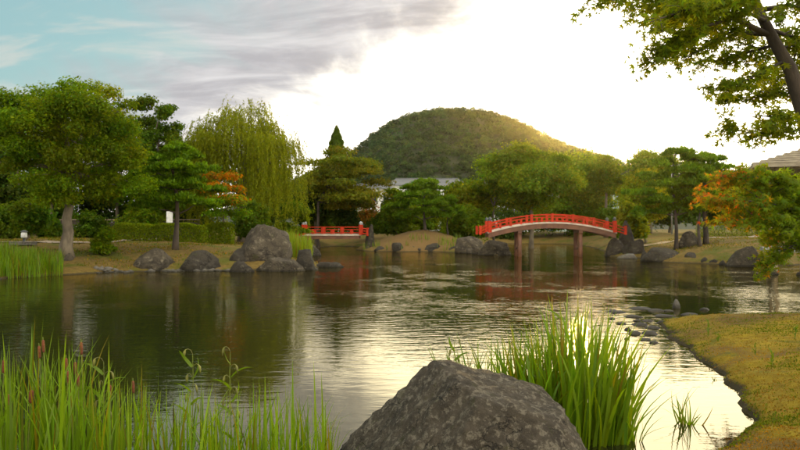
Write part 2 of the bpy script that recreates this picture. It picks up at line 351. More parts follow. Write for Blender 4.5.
# water
def water_material():
    m, t, out = base_mat('pond_water')
    g = t.new('ShaderNodeNewGeometry'); v = g.outputs['Position']
    sp = t.new('ShaderNodeSeparateXYZ'); t.link(v, sp.inputs[0]); Yp = sp.outputs[1]
    ruf = t.noise(t.mapping(v, scale=(0.30, 0.20, 1), loc=(2.2, 0.7, 0)), 1.0, 7, 0.68)
    gust = t.step(ruf, 0.46, 0.61)
    fa = t.math('MULTIPLY', t.step(Yp, 12, 30), t.math('ADD', 0.07, t.math('MULTIPLY', gust, 1.0)))
    amp = t.math('ADD', t.math('ADD', 0.045, t.math('MULTIPLY', t.step(Yp, 8.5, 13.0), 0.065)), t.math('MULTIPLY', fa, 0.36))
    w1 = t.noise(t.mapping(v, scale=(0.75, 1.7, 1), rot=(0, 0, R(4))), 2.4, 3, 0.5, 0.4)
    w2 = t.noise(t.mapping(v, scale=(1.0, 2.2, 1), rot=(0, 0, R(-6))), 4.2, 3, 0.55, 0.2)
    h = t.math('ADD', t.math('MULTIPLY', w1, 0.055), t.math('MULTIPLY', t.math('MULTIPLY', w2, 0.020), t.step(Yp, 55, 14)))
    bp = t.new('ShaderNodeBump'); bp.inputs['Distance'].default_value = 1.0; t.link(amp, bp.inputs['Strength']); t.link(h, bp.inputs['Height'])
    fr = t.new('ShaderNodeFresnel'); fr.inputs[0].default_value = 2.35; t.link(bp.outputs[0], fr.inputs[1])
    gl = t.new('ShaderNodeBsdfGlossy'); gl.inputs[0].default_value = (0.93, 0.85, 0.63, 1); gl.inputs['Roughness'].default_value = 0.012; t.link(bp.outputs[0], gl.inputs['Normal'])
    df = t.new('ShaderNodeBsdfDiffuse'); df.inputs[0].default_value = (0.013, 0.014, 0.006, 1)
    mx = t.new('ShaderNodeMixShader'); t.link(fr.outputs[0], mx.inputs[0]); t.link(df.outputs[0], mx.inputs[1]); t.link(gl.outputs[0], mx.inputs[2])
    t.link(mx.outputs[0], out.inputs[0]); return m
wm = MB(); wm.add([(-45, 3.5, 0), (45, 3.5, 0), (45, 104, 0), (-45, 104, 0)], [(0, 1, 2, 3)])
tagit(wm.build('pond_water', water_material()), kind='structure')

# footpaths: strips laid on the ground
def path_strip(name, pts, wd, mat, lift=0.012):
    v = []; f_ = []
    fine = []
    for (a, b) in zip(pts[:-1], pts[1:]):
        n = max(2, int((Vector(b) - Vector(a)).length / 0.7))
        fine += [Vector(a).lerp(Vector(b), i / n) for i in range(n)]
    fine.append(Vector(pts[-1]))
    for i, p in enumerate(fine):
        t = (fine[min(i + 1, len(fine) - 1)] - fine[max(i - 1, 0)]).normalized(); nn = Vector((-t.y, t.x))
        for k in range(5):
            q = p + nn * wd * (k / 4 - 0.5); v.append((q.x, q.y, gz(q.x, q.y) + lift + 0.03))
    for i in range(len(fine) - 1):
        for k in range(4): f_.append((i * 5 + k, i * 5 + k + 1, i * 5 + k + 6, i * 5 + k + 5))
    m = MB(); m.add(v, f_); return tagit(m.build(name, mat, smooth=True), kind='structure')
PATHM = solid_mat('gravel_path', (0.25, 0.20, 0.15), (0.18, 0.145, 0.11), 3, 0.95, 0.4, 30)
path_strip('gravel_path', [(-36, 36.0), (-27, 38.2), (-20.5, 40.0), (-16.0, 42.5), (-15.0, 47), (-17, 52)], 1.2, PATHM)
path_strip('gravel_path', [(15.3, 55), (19, 57.5), (24, 60), (34, 60), (48, 58)], 2.2, PATHM)

# ------------------------------------------------------------------ rocks
_ico = {}
def ico(n):
    if n not in _ico:
        bm = bmesh.new(); bmesh.ops.create_icosphere(bm, subdivisions=n, radius=1.0)
        v = np.array([p.co[:] for p in bm.verts]); f_ = np.array([[q.index for q in p.verts] for p in bm.faces]); bm.free(); _ico[n] = (unit(v), f_)
    return _ico[n]
def fbm(p, H, oct_=4): return noise.fractal(Vector(p), H, 2.1, oct_)
def chip(P, rg, n, lo, hi, zmax=1.0):                 # slice small flats off corners and edges
    P = P.copy()
    for k in range(n):
        d_ = rg.normal(size=3); d_[2] = d_[2] * 0.8 + 0.35; d_ /= np.linalg.norm(d_)
        if d_[2] > zmax: continue
        q = P @ d_; h = q.max() - rg.uniform(lo, hi); P -= np.maximum(0, q - h)[:, None] * d_ * 0.92
    return P
def rock_shape(seed, sub=4, facets=9, rough=0.10):
    rg = np.random.default_rng(seed); v, f_ = ico(sub)
    r = np.full(len(v), 1.25 if facets else 1.0); rough = rough if facets else 0.17
    for k in range(facets):
        n = rg.normal(size=3); n[2] = abs(n[2]) * 0.8 + 0.05; n /= np.linalg.norm(n); dd = rg.uniform(0.62, 0.95)
        q = v @ n; rr = np.where(q > 0.05, dd / np.maximum(q, 0.05), 9)
        r = np.minimum(r, rr) if k else np.minimum(r, rr)
    off = rg.uniform(-50, 50, 3)
    dn = np.array([fbm((p * 1.6 + off), 0.9, 5) for p in v])
    r = r * (1 + rough * dn)
    P = chip(v * r[:, None], rg, 26, 0.02, 0.13)
    d2 = np.array([fbm((p * 4.5 + off), 0.8, 4) for p in v])
    return P * (1 + 0.035 * d2)[:, None], f_
def rock(name, label, cx, cy, w, dpt, top, bottom=-0.25, seed=1, mat=None, rz=0.0, lean=(0, 0), group=None, cat='rock', sub=4, facets=9, power=1.0):
    v, f_ = rock_shape(seed, sub, facets)
    lo, hi = v.min(0), v.max(0); u = (v - lo) / (hi - lo)                # 0..1 box
    z = u[:, 2]
    z = np.clip((z - 0.22) / 0.78, -0.15, 1)
    c, s_ = math.cos(rz), math.sin(rz)
    x = (u[:, 0] - 0.5) * w; y = (u[:, 1] - 0.5) * dpt
    X = x * c - y * s_ + lean[0] * z; Y = x * s_ + y * c + lean[1] * z
    Z = bottom + (top - bottom) * z
    me = np_mesh(name, np.stack([X, Y, Z], 1), f_)
    o = link(name, me, mat or ROCK, loc=(cx, cy, 0), smooth=True)
    return tagit(o, label, cat, group)
def rockpx(name, label, x0, x1, ytop, Y, seed, mat=None, dpt=None, **k):
    a = W(x0, ytop, Y); b = W(x1, ytop, Y); w = (b.x - a.x) * 1.06
    bottom = k.pop('bottom', min(0, gz((a.x + b.x) / 2, Y)) - 0.2)
    return rock(name, label, (a.x + b.x) / 2, Y, w, dpt or w * 0.8, a.z, bottom, seed, mat, **k)

# the big near boulder: a rounded polytope, then broken up by noise
def near_boulder():
    c = np.array([0.58, 6.25, 0.05]); v, f_ = ico(6)
    planes = [((-0.72, -0.34, 0.66), (0.21, 6.3, 0.58)), ((0.26, -0.10, 1.0), (0.40, 6.3, 0.815)), ((0.83, 0.0, 0.60), (1.26, 6.3, 0.58)),
              ((0.05, -0.86, 0.52), (0.5, 5.78, 0.52)), ((-0.55, -0.70, 0.45), (0.22, 5.9, 0.52)), ((0.50, -0.62, 0.52), (1.18, 5.9, 0.55)),
              ((0.0, 1.0, 0.35), (0.6, 6.85, 0.45)), ((0.97, -0.1, 0.22), (1.52, 6.2, 0.1)), ((-0.97, -0.1, 0.2), (-0.55, 6.2, 0.0)),
              ((0.40, -0.40, 0.82), (0.95, 6.05, 0.71)), ((-0.28, -0.5, 0.85), (0.34, 6.1, 0.80)), ((0, 0, -1), (0, 0, -0.35)), ((0, -1, 0), (0.5, 5.4, 0))]
    inv = np.zeros(len(v))
    for n, p in planes:
        n = np.array(n); n = n / np.linalg.norm(n); dd = float(n @ (np.array(p) - c)); q = np.maximum(v @ n, 0) / dd
        inv += q ** 34
    r = 1.0 / inv ** (1 / 34)
    P = chip(v * r[:, None], np.random.default_rng(12), 60, 0.005, 0.055, 0.62) + c
    out = np.empty_like(P)
    for i, p in enumerate(P):
        p_ = Vector(p)
        a = noise.fractal(p_ * 2.3 + Vector((3, 1, 7)), 0.8, 2.1, 4)
        b = noise.ridged_multi_fractal(p_ * 3.1 + Vector((1, 5, 2)), 0.9, 2.1, 4, 1.0, 2.0)
        e = noise.fractal(p_ * 13, 0.7, 2.1, 4)
        out[i] = p + v[i] * (0.024 * a + 0.030 * (b - 1.0) + 0.016 * e)
    me = np_mesh('boulder', out - np.array([0.58, 6.25, 0]), f_)
    tagit(link('boulder', me, ROCK_NEAR, loc=(0.58, 6.25, 0), smooth=True), 'big rough brown-grey boulder in the foreground beside the tall iris clump', 'boulder')
near_boulder()

rk = rockpx
rk('boulder', 'pointed rock with pale tip, leftmost of the waterside rocks below the hedge', 131, 174, 248, 36.6, 11, ROCK, 1.6)
rk('boulder', 'squat dark block rock at the water beneath the end of the long hedge', 177, 221, 250, 36.6, 12, ROCKD, 1.6, facets=6)
rk('boulder', 'large domed grey boulder, tallest on the left shore', 241, 290, 224, 39.0, 44, ROCK, 2.4, facets=0)
rk('boulder', 'shoulder rock leaning on the left foot of the large domed boulder', 228, 250, 248, 38.2, 14, ROCKD, 1.0)
rk('boulder', 'small block rock standing in the water before the large domed boulder', 227, 256, 261, 35.4, 15, ROCKD, 0.9, facets=6)
rk('boulder', 'long low slab rock in front of the large domed boulder', 254, 306, 257, 36.2, 16, ROCK, 1.3, facets=5)
rk('boulder', 'dark upright egg-shaped rock by the reeds right of the large domed boulder', 295, 315, 249, 37.0, 17, ROCKD, 0.9)
rk('boulder', 'small low rock just out in the water right of the egg-shaped rock', 314, 345, 262, 39.8, 18, ROCKD, 0.8)
rk('boulder', 'small dark rock among reeds behind the egg-shaped rock', 304, 321, 243, 56, 19, ROCKD, 1.0)
rk('boulder', 'rock at the foot of the big left trunk', 62, 80, 253, 35.6, 20, ROCK, 0.7)
rk('boulder', 'low rock on the grass behind the white garden lamp', 34, 48, 242, 42, 21, ROCK, 0.7, bottom=0.8)
rk('boulder', 'little rock at the left frame edge by the tall bank grass', -6, 6, 278, 30.2, 22, ROCK, 0.5)
rk('boulder', 'dark standing stone at the right end of the short bridge', 365, 375, 224, 69.2, 23, ROCKD, 0.9)
for i, (x0, x1, yt, Y, sd_) in enumerate([(374, 386, 246, 67.0, 24), (392, 404, 242.5, 66.2, 25), (408, 417, 246, 66.6, 26), (424, 442, 243, 66.4, 27), (446, 462, 246, 64.6, 46)]):
    rk('boulder', ['small dark rock at the waterline next to the short bridge', 'upright dark rock at the left foot of the brown mound', 'tiny dark rock at the middle foot of the brown mound', 'wide dark rock below the mound pine', 'low dark rock at the right foot of the brown mound'][i], x0, x1, yt, Y, sd_, ROCKD, group='rocks edging the brown mound')
rk('boulder', 'flat-topped rock at the left abutment of the arched bridge', 455, 483, 236, 62, 28, ROCK, 1.8, facets=6)
rk('boulder', 'rounded rock below the left end of the arched bridge', 478, 508, 240, 57, 29, ROCK, 1.5)
rk('boulder', 'tall dark standing stone at the right end of the arched bridge', 618, 634, 220, 55.5, 30, ROCKD, 1.0)
rk('boulder', 'dark rock stacked below the right end of the arched bridge', 606, 626, 237, 54.4, 31, ROCKD, 1.2)
rk('boulder', 'dark block rock right of the standing stone at the arched bridge', 624, 645, 239, 53, 32, ROCKD, 1.2, facets=6)
rk('boulder', 'long dark rock at the right shore left of the little round rock', 641, 687, 247, 46.4, 33, ROCKD, 1.9)
rk('boulder', 'little round rock at the right shore between two large ones', 684, 699, 252, 45.2, 34, ROCKD, 0.8)
rk('boulder', 'grey standing stone under the right-bank pine', 678, 698, 231, 51.5, 35, ROCK, 0.9, bottom=0.7)
rk('boulder', 'broad domed rock at the shore before the pavilion', 726, 763, 246, 40.4, 36, ROCK, 1.6)
rk('boulder', 'low rock at the foot of the pavilion post', 764, 781, 269, 33.6, 37, ROCKD, 0.6)
rk('boulder', 'low rock at the foot of the post by the right frame edge', 788, 806, 271, 33.4, 38, ROCKD, 0.6)
rk('boulder', 'flat rock in the water off the right bridge abutment', 614, 640, 253.5, 50.5, 39, STONE, 0.9)

for i, (x0, x1, yt, Y, sd_) in enumerate([(646, 653, 257, 47.8, 70), (700, 709, 257, 44.0, 71), (709, 720, 259, 43.2, 72), (718, 727, 260, 42.2, 73), (760, 768, 260, 40.2, 74), (640, 648, 251, 50.5, 75)]):
    rk('boulder', 'small edging stone along the right shore between the larger rocks', x0, x1, yt, Y, sd_, ROCKD, group='edging stones on the right shore', sub=3)
for i, (x0, x1, yt, Y, sd_) in enumerate([(466, 474, 248, 60.5, 76), (472, 482, 247, 59.2, 77), (504, 512, 250, 57.0, 78), (440, 448, 248, 65.6, 79), (384, 391, 248, 66.6, 80), (416, 424, 248, 66.4, 81), (364, 372, 246, 68.6, 82)]):
    rk('boulder', 'small edging stone at the waterline between short bridge and arched bridge', x0, x1, yt, Y, sd_, ROCK, group='edging stones between the two bridges', sub=3)

# flat stones off the tip of the near spit
random.seed(5)
spots = [(616, 309, 26), (640, 306, 24), (633, 314, 22), (655, 308, 20), (664, 313, 26), (648, 318, 16), (676, 305, 15), (690, 312, 24), (703, 314, 22), (621, 321, 12), (640, 322, 20), (652, 325, 18),
         (634, 331, 18), (650, 331, 20), (645, 337, 18), (654, 340, 12), (628, 327, 10), (717, 316, 18), (612, 316, 10), (676, 317, 16), (662, 320, 14), (637, 318, 9), (627, 336, 9), (668, 308, 12), (705, 307, 10)]
flat = [rock_shape(60 + k, 3, 14) for k in range(5)]
fm = []
for v, f_ in flat:
    u = (v - v.min(0)) / (v.max(0) - v.min(0)) - 0.5; fm.append(np_mesh('stone', u, f_))
for m in fm: m.materials.append(STONE); m.polygons.foreach_set('use_smooth', [True] * len(m.polygons))
for i, (px, py, wp) in enumerate(spots):
    Y = 1556 / (py - HZ + 3); o = bpy.data.objects.new('stone', fm[i % 5]); COL.objects.link(o)
    w = wp / F * Y * 0.92; o.location = ((px - 400) / F * Y, Y, 0.01); o.scale = (w, w * random.uniform(0.6, 1.0), random.uniform(0.04, 0.10)); o.rotation_euler.z = random.uniform(0, 6)
    if i == 6: o.scale = (w * 0.7, w * 0.6, 0.42)
    tagit(o, 'narrow pointed stone rising above the flat stones' if i == 6 else 'flat grey stone in shallow water off the tip of the mossy spit', 'stone', None if i == 6 else 'flat stones off the mossy spit')
# pebbles along the left shore
rg = np.random.default_rng(3); pv = []; pf = []; kk = 0; bv, bf = ico(1)
for i in range(110):
    t = rg.choice([0.02, 0.30, 0.52, 0.60, 0.95]) + rg.normal() * 0.05; x = -13.2 + t * 8.6 + rg.normal() * 0.1; y = 35.0 + 2.0 * t + rg.normal() * 0.25; s_ = rg.uniform(0.05, 0.17)
    pv.append(bv * np.array([s_ * 1.3, s_, s_ * 0.7]) * (1 + 0.15 * rg.normal(size=(len(bv), 1))) + np.array([x, y, max(0, gz(x, y)) + 0.01])); pf.append(bf + kk); kk += len(bv)
tagit(link('shore_pebbles', np_mesh('shore_pebbles', np.concatenate(pv), np.concatenate(pf)), STONE, smooth=True), 'grey pebbles strewn along the left waterline', 'pebbles', kind='stuff')

# ------------------------------------------------------------------ trees
def tint_arr(rng, n, var=0.22, hue=0.15):
    b = 1 + rng.normal(size=(n, 1)) * var; h = rng.normal(size=(n, 1)) * hue
    return np.clip(np.concatenate([b * (1 + h), b, b * (1 - h)], 1), 0.25, 2.2)
def limb(mb, p0, p1, r0, r1, rng, sag=0.12, n=5, sides=6):
    p0 = Vector(p0); p1 = Vector(p1); L = (p1 - p0).length; pts = []; rad = []
    for i in range(n + 1):
        t = i / n; p = p0.lerp(p1, t); p.z += math.sin(t * math.pi) * L * sag
        if 0 < i < n: p += Vector(rng.normal(size=3)) * L * 0.03
        pts.append(p); rad.append(r0 + (r1 - r0) * t ** 0.7)
    mb.tube(pts, rad, sides); return pts

def clump_leaves(rng, centers, radii, flat, per, size, up=0.5, shell=0.30, asp=0.55, low=-0.55):
    P = []; N = []; T = []; Lg = []
    for c, r in zip(centers, radii):
        n = max(10, int(per * 1.5 * (r / np.mean(radii)) ** 2))
        dd = unit(rng.normal(size=(n * 2, 3))); dd = dd[dd[:, 2] > low - rng.uniform(0, 0.5, len(dd))][:n]
        n = len(dd); q = shell + (1.18 - shell) * rng.uniform(0, 1, (n, 1)) ** 0.6
        wobble = 1 + 0.35 * np.sin(dd[:, :1] * 5 + c[0] * 3) * np.sin(dd[:, 1:2] * 6 + c[1] * 2)
        P.append(np.array(c) + dd * q * wobble * np.array([r, r, r * flat]))
        N.append(dd * 0.6 + np.array([0, 0, up]) + rng.normal(size=(n, 3)) * 0.55)
        ct = 1 + rng.normal() * 0.14; ch = rng.normal() * 0.10
        T.append(tint_arr(rng, n) * np.array([ct * (1 + ch), ct, ct * (1 - ch)])); Lg.append(size * 1.22 * rng.uniform(0.6, 1.35, n))
    return np.concatenate(P), np.concatenate(N), np.concatenate(T), np.concatenate(Lg)

def tree(name, label, X, Y, top, rx, z0, seed, mat='leaf', ry=None, cl=26, cr=0.30, per=260, leaf=0.17, flat=0.7, trunk_r=0.16, bark=None,
         shape='round', fork=0.45, lean=(0, 0), group=None, cat='tree', base=None, trunk=True, up=0.5, asp=0.55, tint_fn=None, low=-0.55, cx=0.0, gap=0.85):
    """top, z0: heights (m above water) of crown top and crown bottom; rx: half width"""
    rng = np.random.default_rng(seed); ry = ry or rx
    bz = gz(X, Y) - 0.05 if base is None else base
    e = empty(name, (X, Y, bz), label, cat, group)
    H = top - bz; c0 = z0 - bz; ch = H - c0; cc = np.array([lean[0] + cx, lean[1], c0 + ch * 0.5])
    cs = []; tries = 0; rm = cr * rx
    while len(cs) < cl and tries < cl * 40:
        tries += 1
        u = rng.uniform(-1, 1, 3)
        zz = u[2]
        if shape == 'round': lim = math.sqrt(max(0, 1 - zz * zz))
        elif shape == 'umbrella': lim = math.sqrt(max(0, 1 - max(zz, 0) ** 2)) * (0.62 + 0.38 * (zz + 1)) if zz < 0 else math.sqrt(max(0, 1 - zz * zz))
        elif shape == 'cone': lim = (1 - (zz + 1) / 2) ** 0.6
        elif shape == 'shrub': lim = math.sqrt(max(0, 1 - ((zz + 1) / 2) ** 2))
        elif shape == 'full': lim = (1 - abs(zz) ** 3) ** (1 / 3)
        else: lim = 1
        an = math.atan2(u[1], u[0]); lim *= 0.90 + 0.20 * math.sin(3 * an + seed) * math.cos(zz * 4 + seed * 1.7) + 0.10 * math.sin(5 * an - zz * 6 + seed)
        rr = math.hypot(u[0], u[1])
        if rr > lim: continue
        if shape != 'cone' and rr < lim * 0.35 and abs(zz) < 0.5 and rng.uniform() < 0.7: continue
        p = cc + np.array([u[0] * (rx - rm * 0.8), u[1] * (ry - rm * 0.8), zz * (ch / 2 - rm * flat * 0.8)])
        if shape == 'layers': p[2] = c0 + round((p[2] - c0) / (ch / 4)) * (ch / 4)
        if any(np.linalg.norm((p - q) / np.array([1, 1, flat])) < rm * gap for q in cs): continue
        cs.append(p)
    radii = [rm * rng.uniform(0.65, 1.5) for _ in cs]
    P, N, T, Lg = clump_leaves(rng, cs, radii, flat, per, leaf, up, asp=asp, low=low)
    if tint_fn is not None: T = T * tint_fn(P, rng)
    if trunk:
        mb = MB(); fz = c0 + (H - c0) * fork * 0.5 if c0 > 0.4 else H * 0.3
        fp = Vector((lean[0] * 0.6, lean[1] * 0.6, fz)); n = 6
        pts = []; rad = []
        for i in range(n + 1):
            t = i / n; p = Vector((0, 0, -0.1)).lerp(fp, t); p += Vector((rng.normal(), rng.normal(), 0)) * 0.05 * (1 if 0 < i < n else 0)
            pts.append(p); rad.append(trunk_r * (1 + 0.6 * (1 - t) ** 4) * (1 - 0.35 * t))
        mb.tube(pts, rad, 10)
        heads = [fp]
        for k in range(4):
            a = rng.uniform(0, 6.28) if k else 0.5; q = Vector((lean[0] + cx, lean[1], 0)) + Vector((math.cos(a) * rx * 0.35, math.sin(a) * ry * 0.35, c0 + ch * rng.uniform(0.45, 0.8)))
            limb(mb, fp, q, trunk_r * 0.55, trunk_r * 0.22, rng, 0.03, 5, 7); heads.append(fp.lerp(q, 0.6)); heads.append(q)
        for c in cs:
            c = Vector(c); h = min(heads, key=lambda q: (q - c).length + max(0, q.z - c.z))
            limb(mb, h, c, trunk_r * 0.20, trunk_r * 0.05, rng, 0.06, 4, 5)
        mb.build('trunk', bark or BARK, e, smooth=True)
    me = leaves_mesh('crown', P, N, Lg, Lg * asp, T, rng)
    tagit(link('crown', me, LM[mat], e), kind='stuff')
    return e

def pine(name, label, X, Y, top, pads, seed, mat='pine', trunk_r=0.12, needle=0.20, per=900, bend=0.3, group=None):
    """pads: (dx, dy, z above water, radius)"""
    rng = np.random.default_rng(seed); bz = gz(X, Y) - 0.05; e = empty(name, (X, Y, bz), label, 'pine tree', group)
    H = top - bz; mb = MB(); pts = []; rad = []
    for i in range(9):
        t = i / 8; pts.append(Vector((math.sin(t * 4.2 + seed) * bend * t, math.cos(t * 3.7 + seed) * bend * 0.6 * t, -0.1 + (H + 0.02) * t * 0.96))); rad.append(trunk_r * (1.35 - 0.35 * min(1, t * 4)) * (1 - 0.8 * t))
    mb.tube(pts, rad, 9)
    P = []; N = []; T = []; A = []
    for dx, dy, z, r in pads:
        r *= 1.22
        c = Vector((dx, dy, z - bz)); k = min(range(9), key=lambda q: abs(pts[q].z - (c.z - 0.3 * r))); mid = pts[k]
        limb(mb, mid, c, trunk_r * 0.38, trunk_r * 0.1, rng, 0.05, 5, 5)
        nsub = max(6, int(10 * r))
        for s_ in range(nsub):
            a = rng.uniform(0, 6.28); q = math.sqrt(rng.uniform(0.02, 1)) * r; sc = c + Vector((math.cos(a) * q, math.sin(a) * q, rng.normal() * 0.07 + 0.16 * r * (1 - q / r)))
            if s_ % 2 == 0: limb(mb, c, sc, trunk_r * 0.10, trunk_r * 0.03, rng, -0.03, 3, 4)
            n = int(1.35 * per / nsub * max(0.5, r * r)); sr = r * rng.uniform(0.30, 0.46)
            dd = unit(rng.normal(size=(n, 3))); dd[:, 2] = np.abs(dd[:, 2]) * 1.0 - 0.25
            P.append(np.array(sc) + dd * np.array([sr, sr, sr * 0.72]) * (0.4 + 0.7 * rng.uniform(0, 1, (n, 1))))
            ax = dd * 0.8 + np.array([0, 0, 0.7]) + rng.normal(size=(n, 3)) * 0.5; A.append(ax); N.append(rng.normal(size=(n, 3)))
            T.append(tint_arr(rng, n, 0.22, 0.1) * (1 + rng.normal() * 0.15))
    P = np.concatenate(P); T = np.concatenate(T); n = len(P); L = 1.2 * needle * rng.uniform(0.7, 1.3, n)
    mb.build('trunk', BARKD, e, smooth=True)
    tagit(link('crown', leaves_mesh('crown', P, np.concatenate(N), L, L * 0.30, T, rng, axis=np.concatenate(A), fold=0.05), LM[mat], e), kind='stuff')
    return e

def willow(name, label, X, Y, top, rx, seed, n=1500):
    rng = np.random.default_rng(seed); bz = gz(X, Y) - 0.05; e = empty(name, (X, Y, bz), label, 'willow tree'); H = top - bz
    mb = MB(); mb.tube([(0, 0, -0.1), (0.1, 0, 1.2), (-0.1, 0.1, 2.6), (0.1, 0, 4.2)], [0.42, 0.33, 0.29, 0.24], 10)
    tips = []
    for k in range(26):
        a = k * 2.4 + rng.normal() * 0.2; q = rx * math.sqrt(rng.uniform(0.02, 0.75)); z = H * (0.97 - 0.42 * (q / rx) ** 2) - rng.uniform(0, 0.9)
        c = (math.cos(a) * q, math.sin(a) * q, z); limb(mb, (0, 0, 2.4 + rng.uniform(0, 1.8)), c, 0.12, 0.025, rng, 0.10, 6, 6); tips.append(c)
    mb.build('trunk', BARK, e, smooth=True)
    P = []; A = []; T = []
    for s_ in range(n):
        c = tips[rng.integers(len(tips))]; a = rng.uniform(0, 6.28); q = rng.uniform(0.2, 1.0) * 1.25
        p = np.array(c) + np.array([math.cos(a) * q, math.sin(a) * q, rng.normal() * 0.45 + 0.15])
        out = np.array([p[0], p[1], 0.0]); out /= np.linalg.norm(out) + 1e-6; out = out * 0.7 + np.array([math.cos(a), math.sin(a), 0]) * 0.5
        L = min(p[2] - 1.0, abs(rng.normal(3.2, 1.5)) + 0.7); k = int(L / 0.095) + 6; t = np.linspace(0, 1, k)[:, None]
        sw = rng.normal(size=(1, 3)) * np.array([[0.30, 0.30, 0]])
        pos = p + out * (1 - np.exp(-t * 5)) * rng.uniform(0.2, 0.65) + np.array([0, 0, 1.0]) * (0.10 * np.sin(np.minimum(t * 6, math.pi)) - t * L) + sw * t * t + rng.normal(size=(k, 3)) * 0.045
        P.append(pos); ax = np.tile(np.array([[0, 0, -1.0]]), (k, 1)) + rng.normal(size=(k, 3)) * 0.42; A.append(ax)
        T.append(tint_arr(rng, k, 0.15, 0.08) * (1 + rng.normal() * 0.16))
    for c in tips:
        k = 190; dd = unit(rng.normal(size=(k, 3))); P.append(np.array(c) + dd * np.array([1.0, 1.0, 0.5]) * rng.uniform(0.3, 1, (k, 1))); A.append(np.array([[0, 0, -1.0]]) + rng.normal(size=(k, 3)) * 0.6); T.append(tint_arr(rng, k, 0.15, 0.08))
    P = np.concatenate(P); m = len(P); L = rng.uniform(0.15, 0.30, m)
    tagit(link('crown', leaves_mesh('crown', P, rng.normal(size=(m, 3)), L, L * 0.26, np.concatenate(T), rng, axis=np.concatenate(A)), LM['willow'], e), kind='stuff')

def mpx(px, Y): return (px - 400) / F * Y
def zpx(py, Y): return CAM_Z + (HZ - py) / F * Y
def tpx(name, label, x0, x1, yt, yb, Y, seed, mat='leaf', trunk_px=None, **k):
    xc = (x0 + x1) / 2; tx = mpx(trunk_px if trunk_px is not None else xc, Y)
    return tree(name, label, tx, Y, zpx(yt, Y), (x1 - x0) / 2 / F * Y, zpx(yb, Y), seed, mat, cx=mpx(xc, Y) - tx, **k)
BG = 'trees closing off the far side of the garden'

# left bank
tpx('broadleaf_tree', 'big spreading tree with stout pale trunk on the left bank', -14, 152, 76, 208, 36, 101, 'leaf', 67, ry=3.6, cl=88, cr=0.16, per=560, leaf=0.11, gap=1.12, flat=0.6, low=-0.5, trunk_r=0.25, fork=0.5, shape='full')
tpx('pine_tree', 'dark pine with a lone top tuft at the left frame edge', -40, 42, 90, 215, 50, 102, 'dark', 18, cl=22, cr=0.34, per=420, leaf=0.22, flat=0.5, trunk_r=0.2, cat='pine tree', shape='cone')
tpx('broadleaf_tree', 'tall ragged tree rising between the big left tree and the willow', 118, 196, 93, 218, 53, 103, 'deep', 156, cl=60, cr=0.18, per=300, leaf=0.16, gap=1.05, flat=0.65, low=-0.5, trunk_r=0.17, shape='round')
tpx('broadleaf_tree', 'small leafy tree over the white garden lamp on the left lawn', 8, 54, 196, 238, 42, 104, 'deep', 28, cl=16, cr=0.36, per=240, leaf=0.15, trunk_r=0.07, flat=0.6)
tpx('evergreen_tree', 'dark evergreen showing behind the left shoulder of the willow', 176, 222, 128, 226, 68, 105, 'dark', 198, cl=20, cr=0.38, per=320, leaf=0.24, trunk_r=0.17)
willow('willow_tree', 'large weeping willow with pale hanging strands left of the short bridge', mpx(242, 58), 58, zpx(102, 58), 4.3, 106)
P3 = [(-0.2, 0, 6.1, .75), (.5, .2, 5.6, .9), (-.9, -.1, 5.45, .85), (.1, -.6, 5.0, 1.0), (1.3, 0, 4.9, .8), (-1.5, .2, 4.7, .75), (.6, -.3, 4.3, 1.0), (-.7, -.4, 4.1, 1.0), (1.8, .1, 4.0, .7), (-1.9, 0, 3.8, .65), (.2, -.5, 3.4, 1.0), (1.4, -.1, 3.2, .8), (-1.2, 0, 3.1, .8)]
pine('pine_tree', 'bright green garden pine standing in front of the long hedge', mpx(175, 40), 40, zpx(146, 40), P3, 107, trunk_r=0.15, per=1000)
OR = lambda P, rng: np.where((P[:, 2:3] + rng.normal(size=(len(P), 1)) * 0.35 > np.percentile(P[:, 2], 62)) & (rng.uniform(size=(len(P), 1)) < 0.75), np.array([[2.9, 0.75, 0.8]]), np.array([[1, 1, 1]]))
tpx('maple_tree', 'small maple turning orange between garden pine and willow', 196, 252, 176, 226, 47, 108, 'leaf', 224, cl=20, cr=0.32, per=230, leaf=0.14, flat=0.45, trunk_r=0.07, tint_fn=OR, shape='layers', cat='maple tree')
# shrubs along the back of the left bank
tpx('shrub', 'dense dark shrub behind the large domed boulder', 232, 274, 200, 240, 52, 109, 'deep', cl=18, cr=0.36, per=260, leaf=0.16, trunk=False, shape='shrub', cat='shrub')
tpx('shrub', 'arching shrub with fern-like fronds under the right of the willow', 272, 312, 196, 236, 62, 110, 'leaf', cl=18, cr=0.34, per=250, leaf=0.20, flat=0.4, trunk=False, shape='shrub', asp=0.3, cat='shrub')
tpx('shrub', 'loose bush at the left end of the long hedge', 92, 118, 226, 254, 37.5, 111, 'leaf', cl=14, cr=0.38, per=240, leaf=0.12, trunk=False, shape='shrub', cat='shrub')
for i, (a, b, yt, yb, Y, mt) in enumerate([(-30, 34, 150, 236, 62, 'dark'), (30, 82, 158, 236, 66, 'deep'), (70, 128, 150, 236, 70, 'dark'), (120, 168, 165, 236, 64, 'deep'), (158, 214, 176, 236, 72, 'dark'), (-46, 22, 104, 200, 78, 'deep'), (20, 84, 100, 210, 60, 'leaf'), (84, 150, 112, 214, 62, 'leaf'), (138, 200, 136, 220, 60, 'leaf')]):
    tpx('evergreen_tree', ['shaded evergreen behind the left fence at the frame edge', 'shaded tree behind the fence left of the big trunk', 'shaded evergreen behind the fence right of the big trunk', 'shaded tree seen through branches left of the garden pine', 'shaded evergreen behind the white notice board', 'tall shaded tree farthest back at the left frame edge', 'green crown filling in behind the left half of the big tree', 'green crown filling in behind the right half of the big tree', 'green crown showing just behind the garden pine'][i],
        a, b, yt, yb, Y, 120 + i, mt, cl=20, cr=0.38, per=280, leaf=0.24, trunk_r=0.15, group=BG, shape='shrub' if i < 5 else 'full')
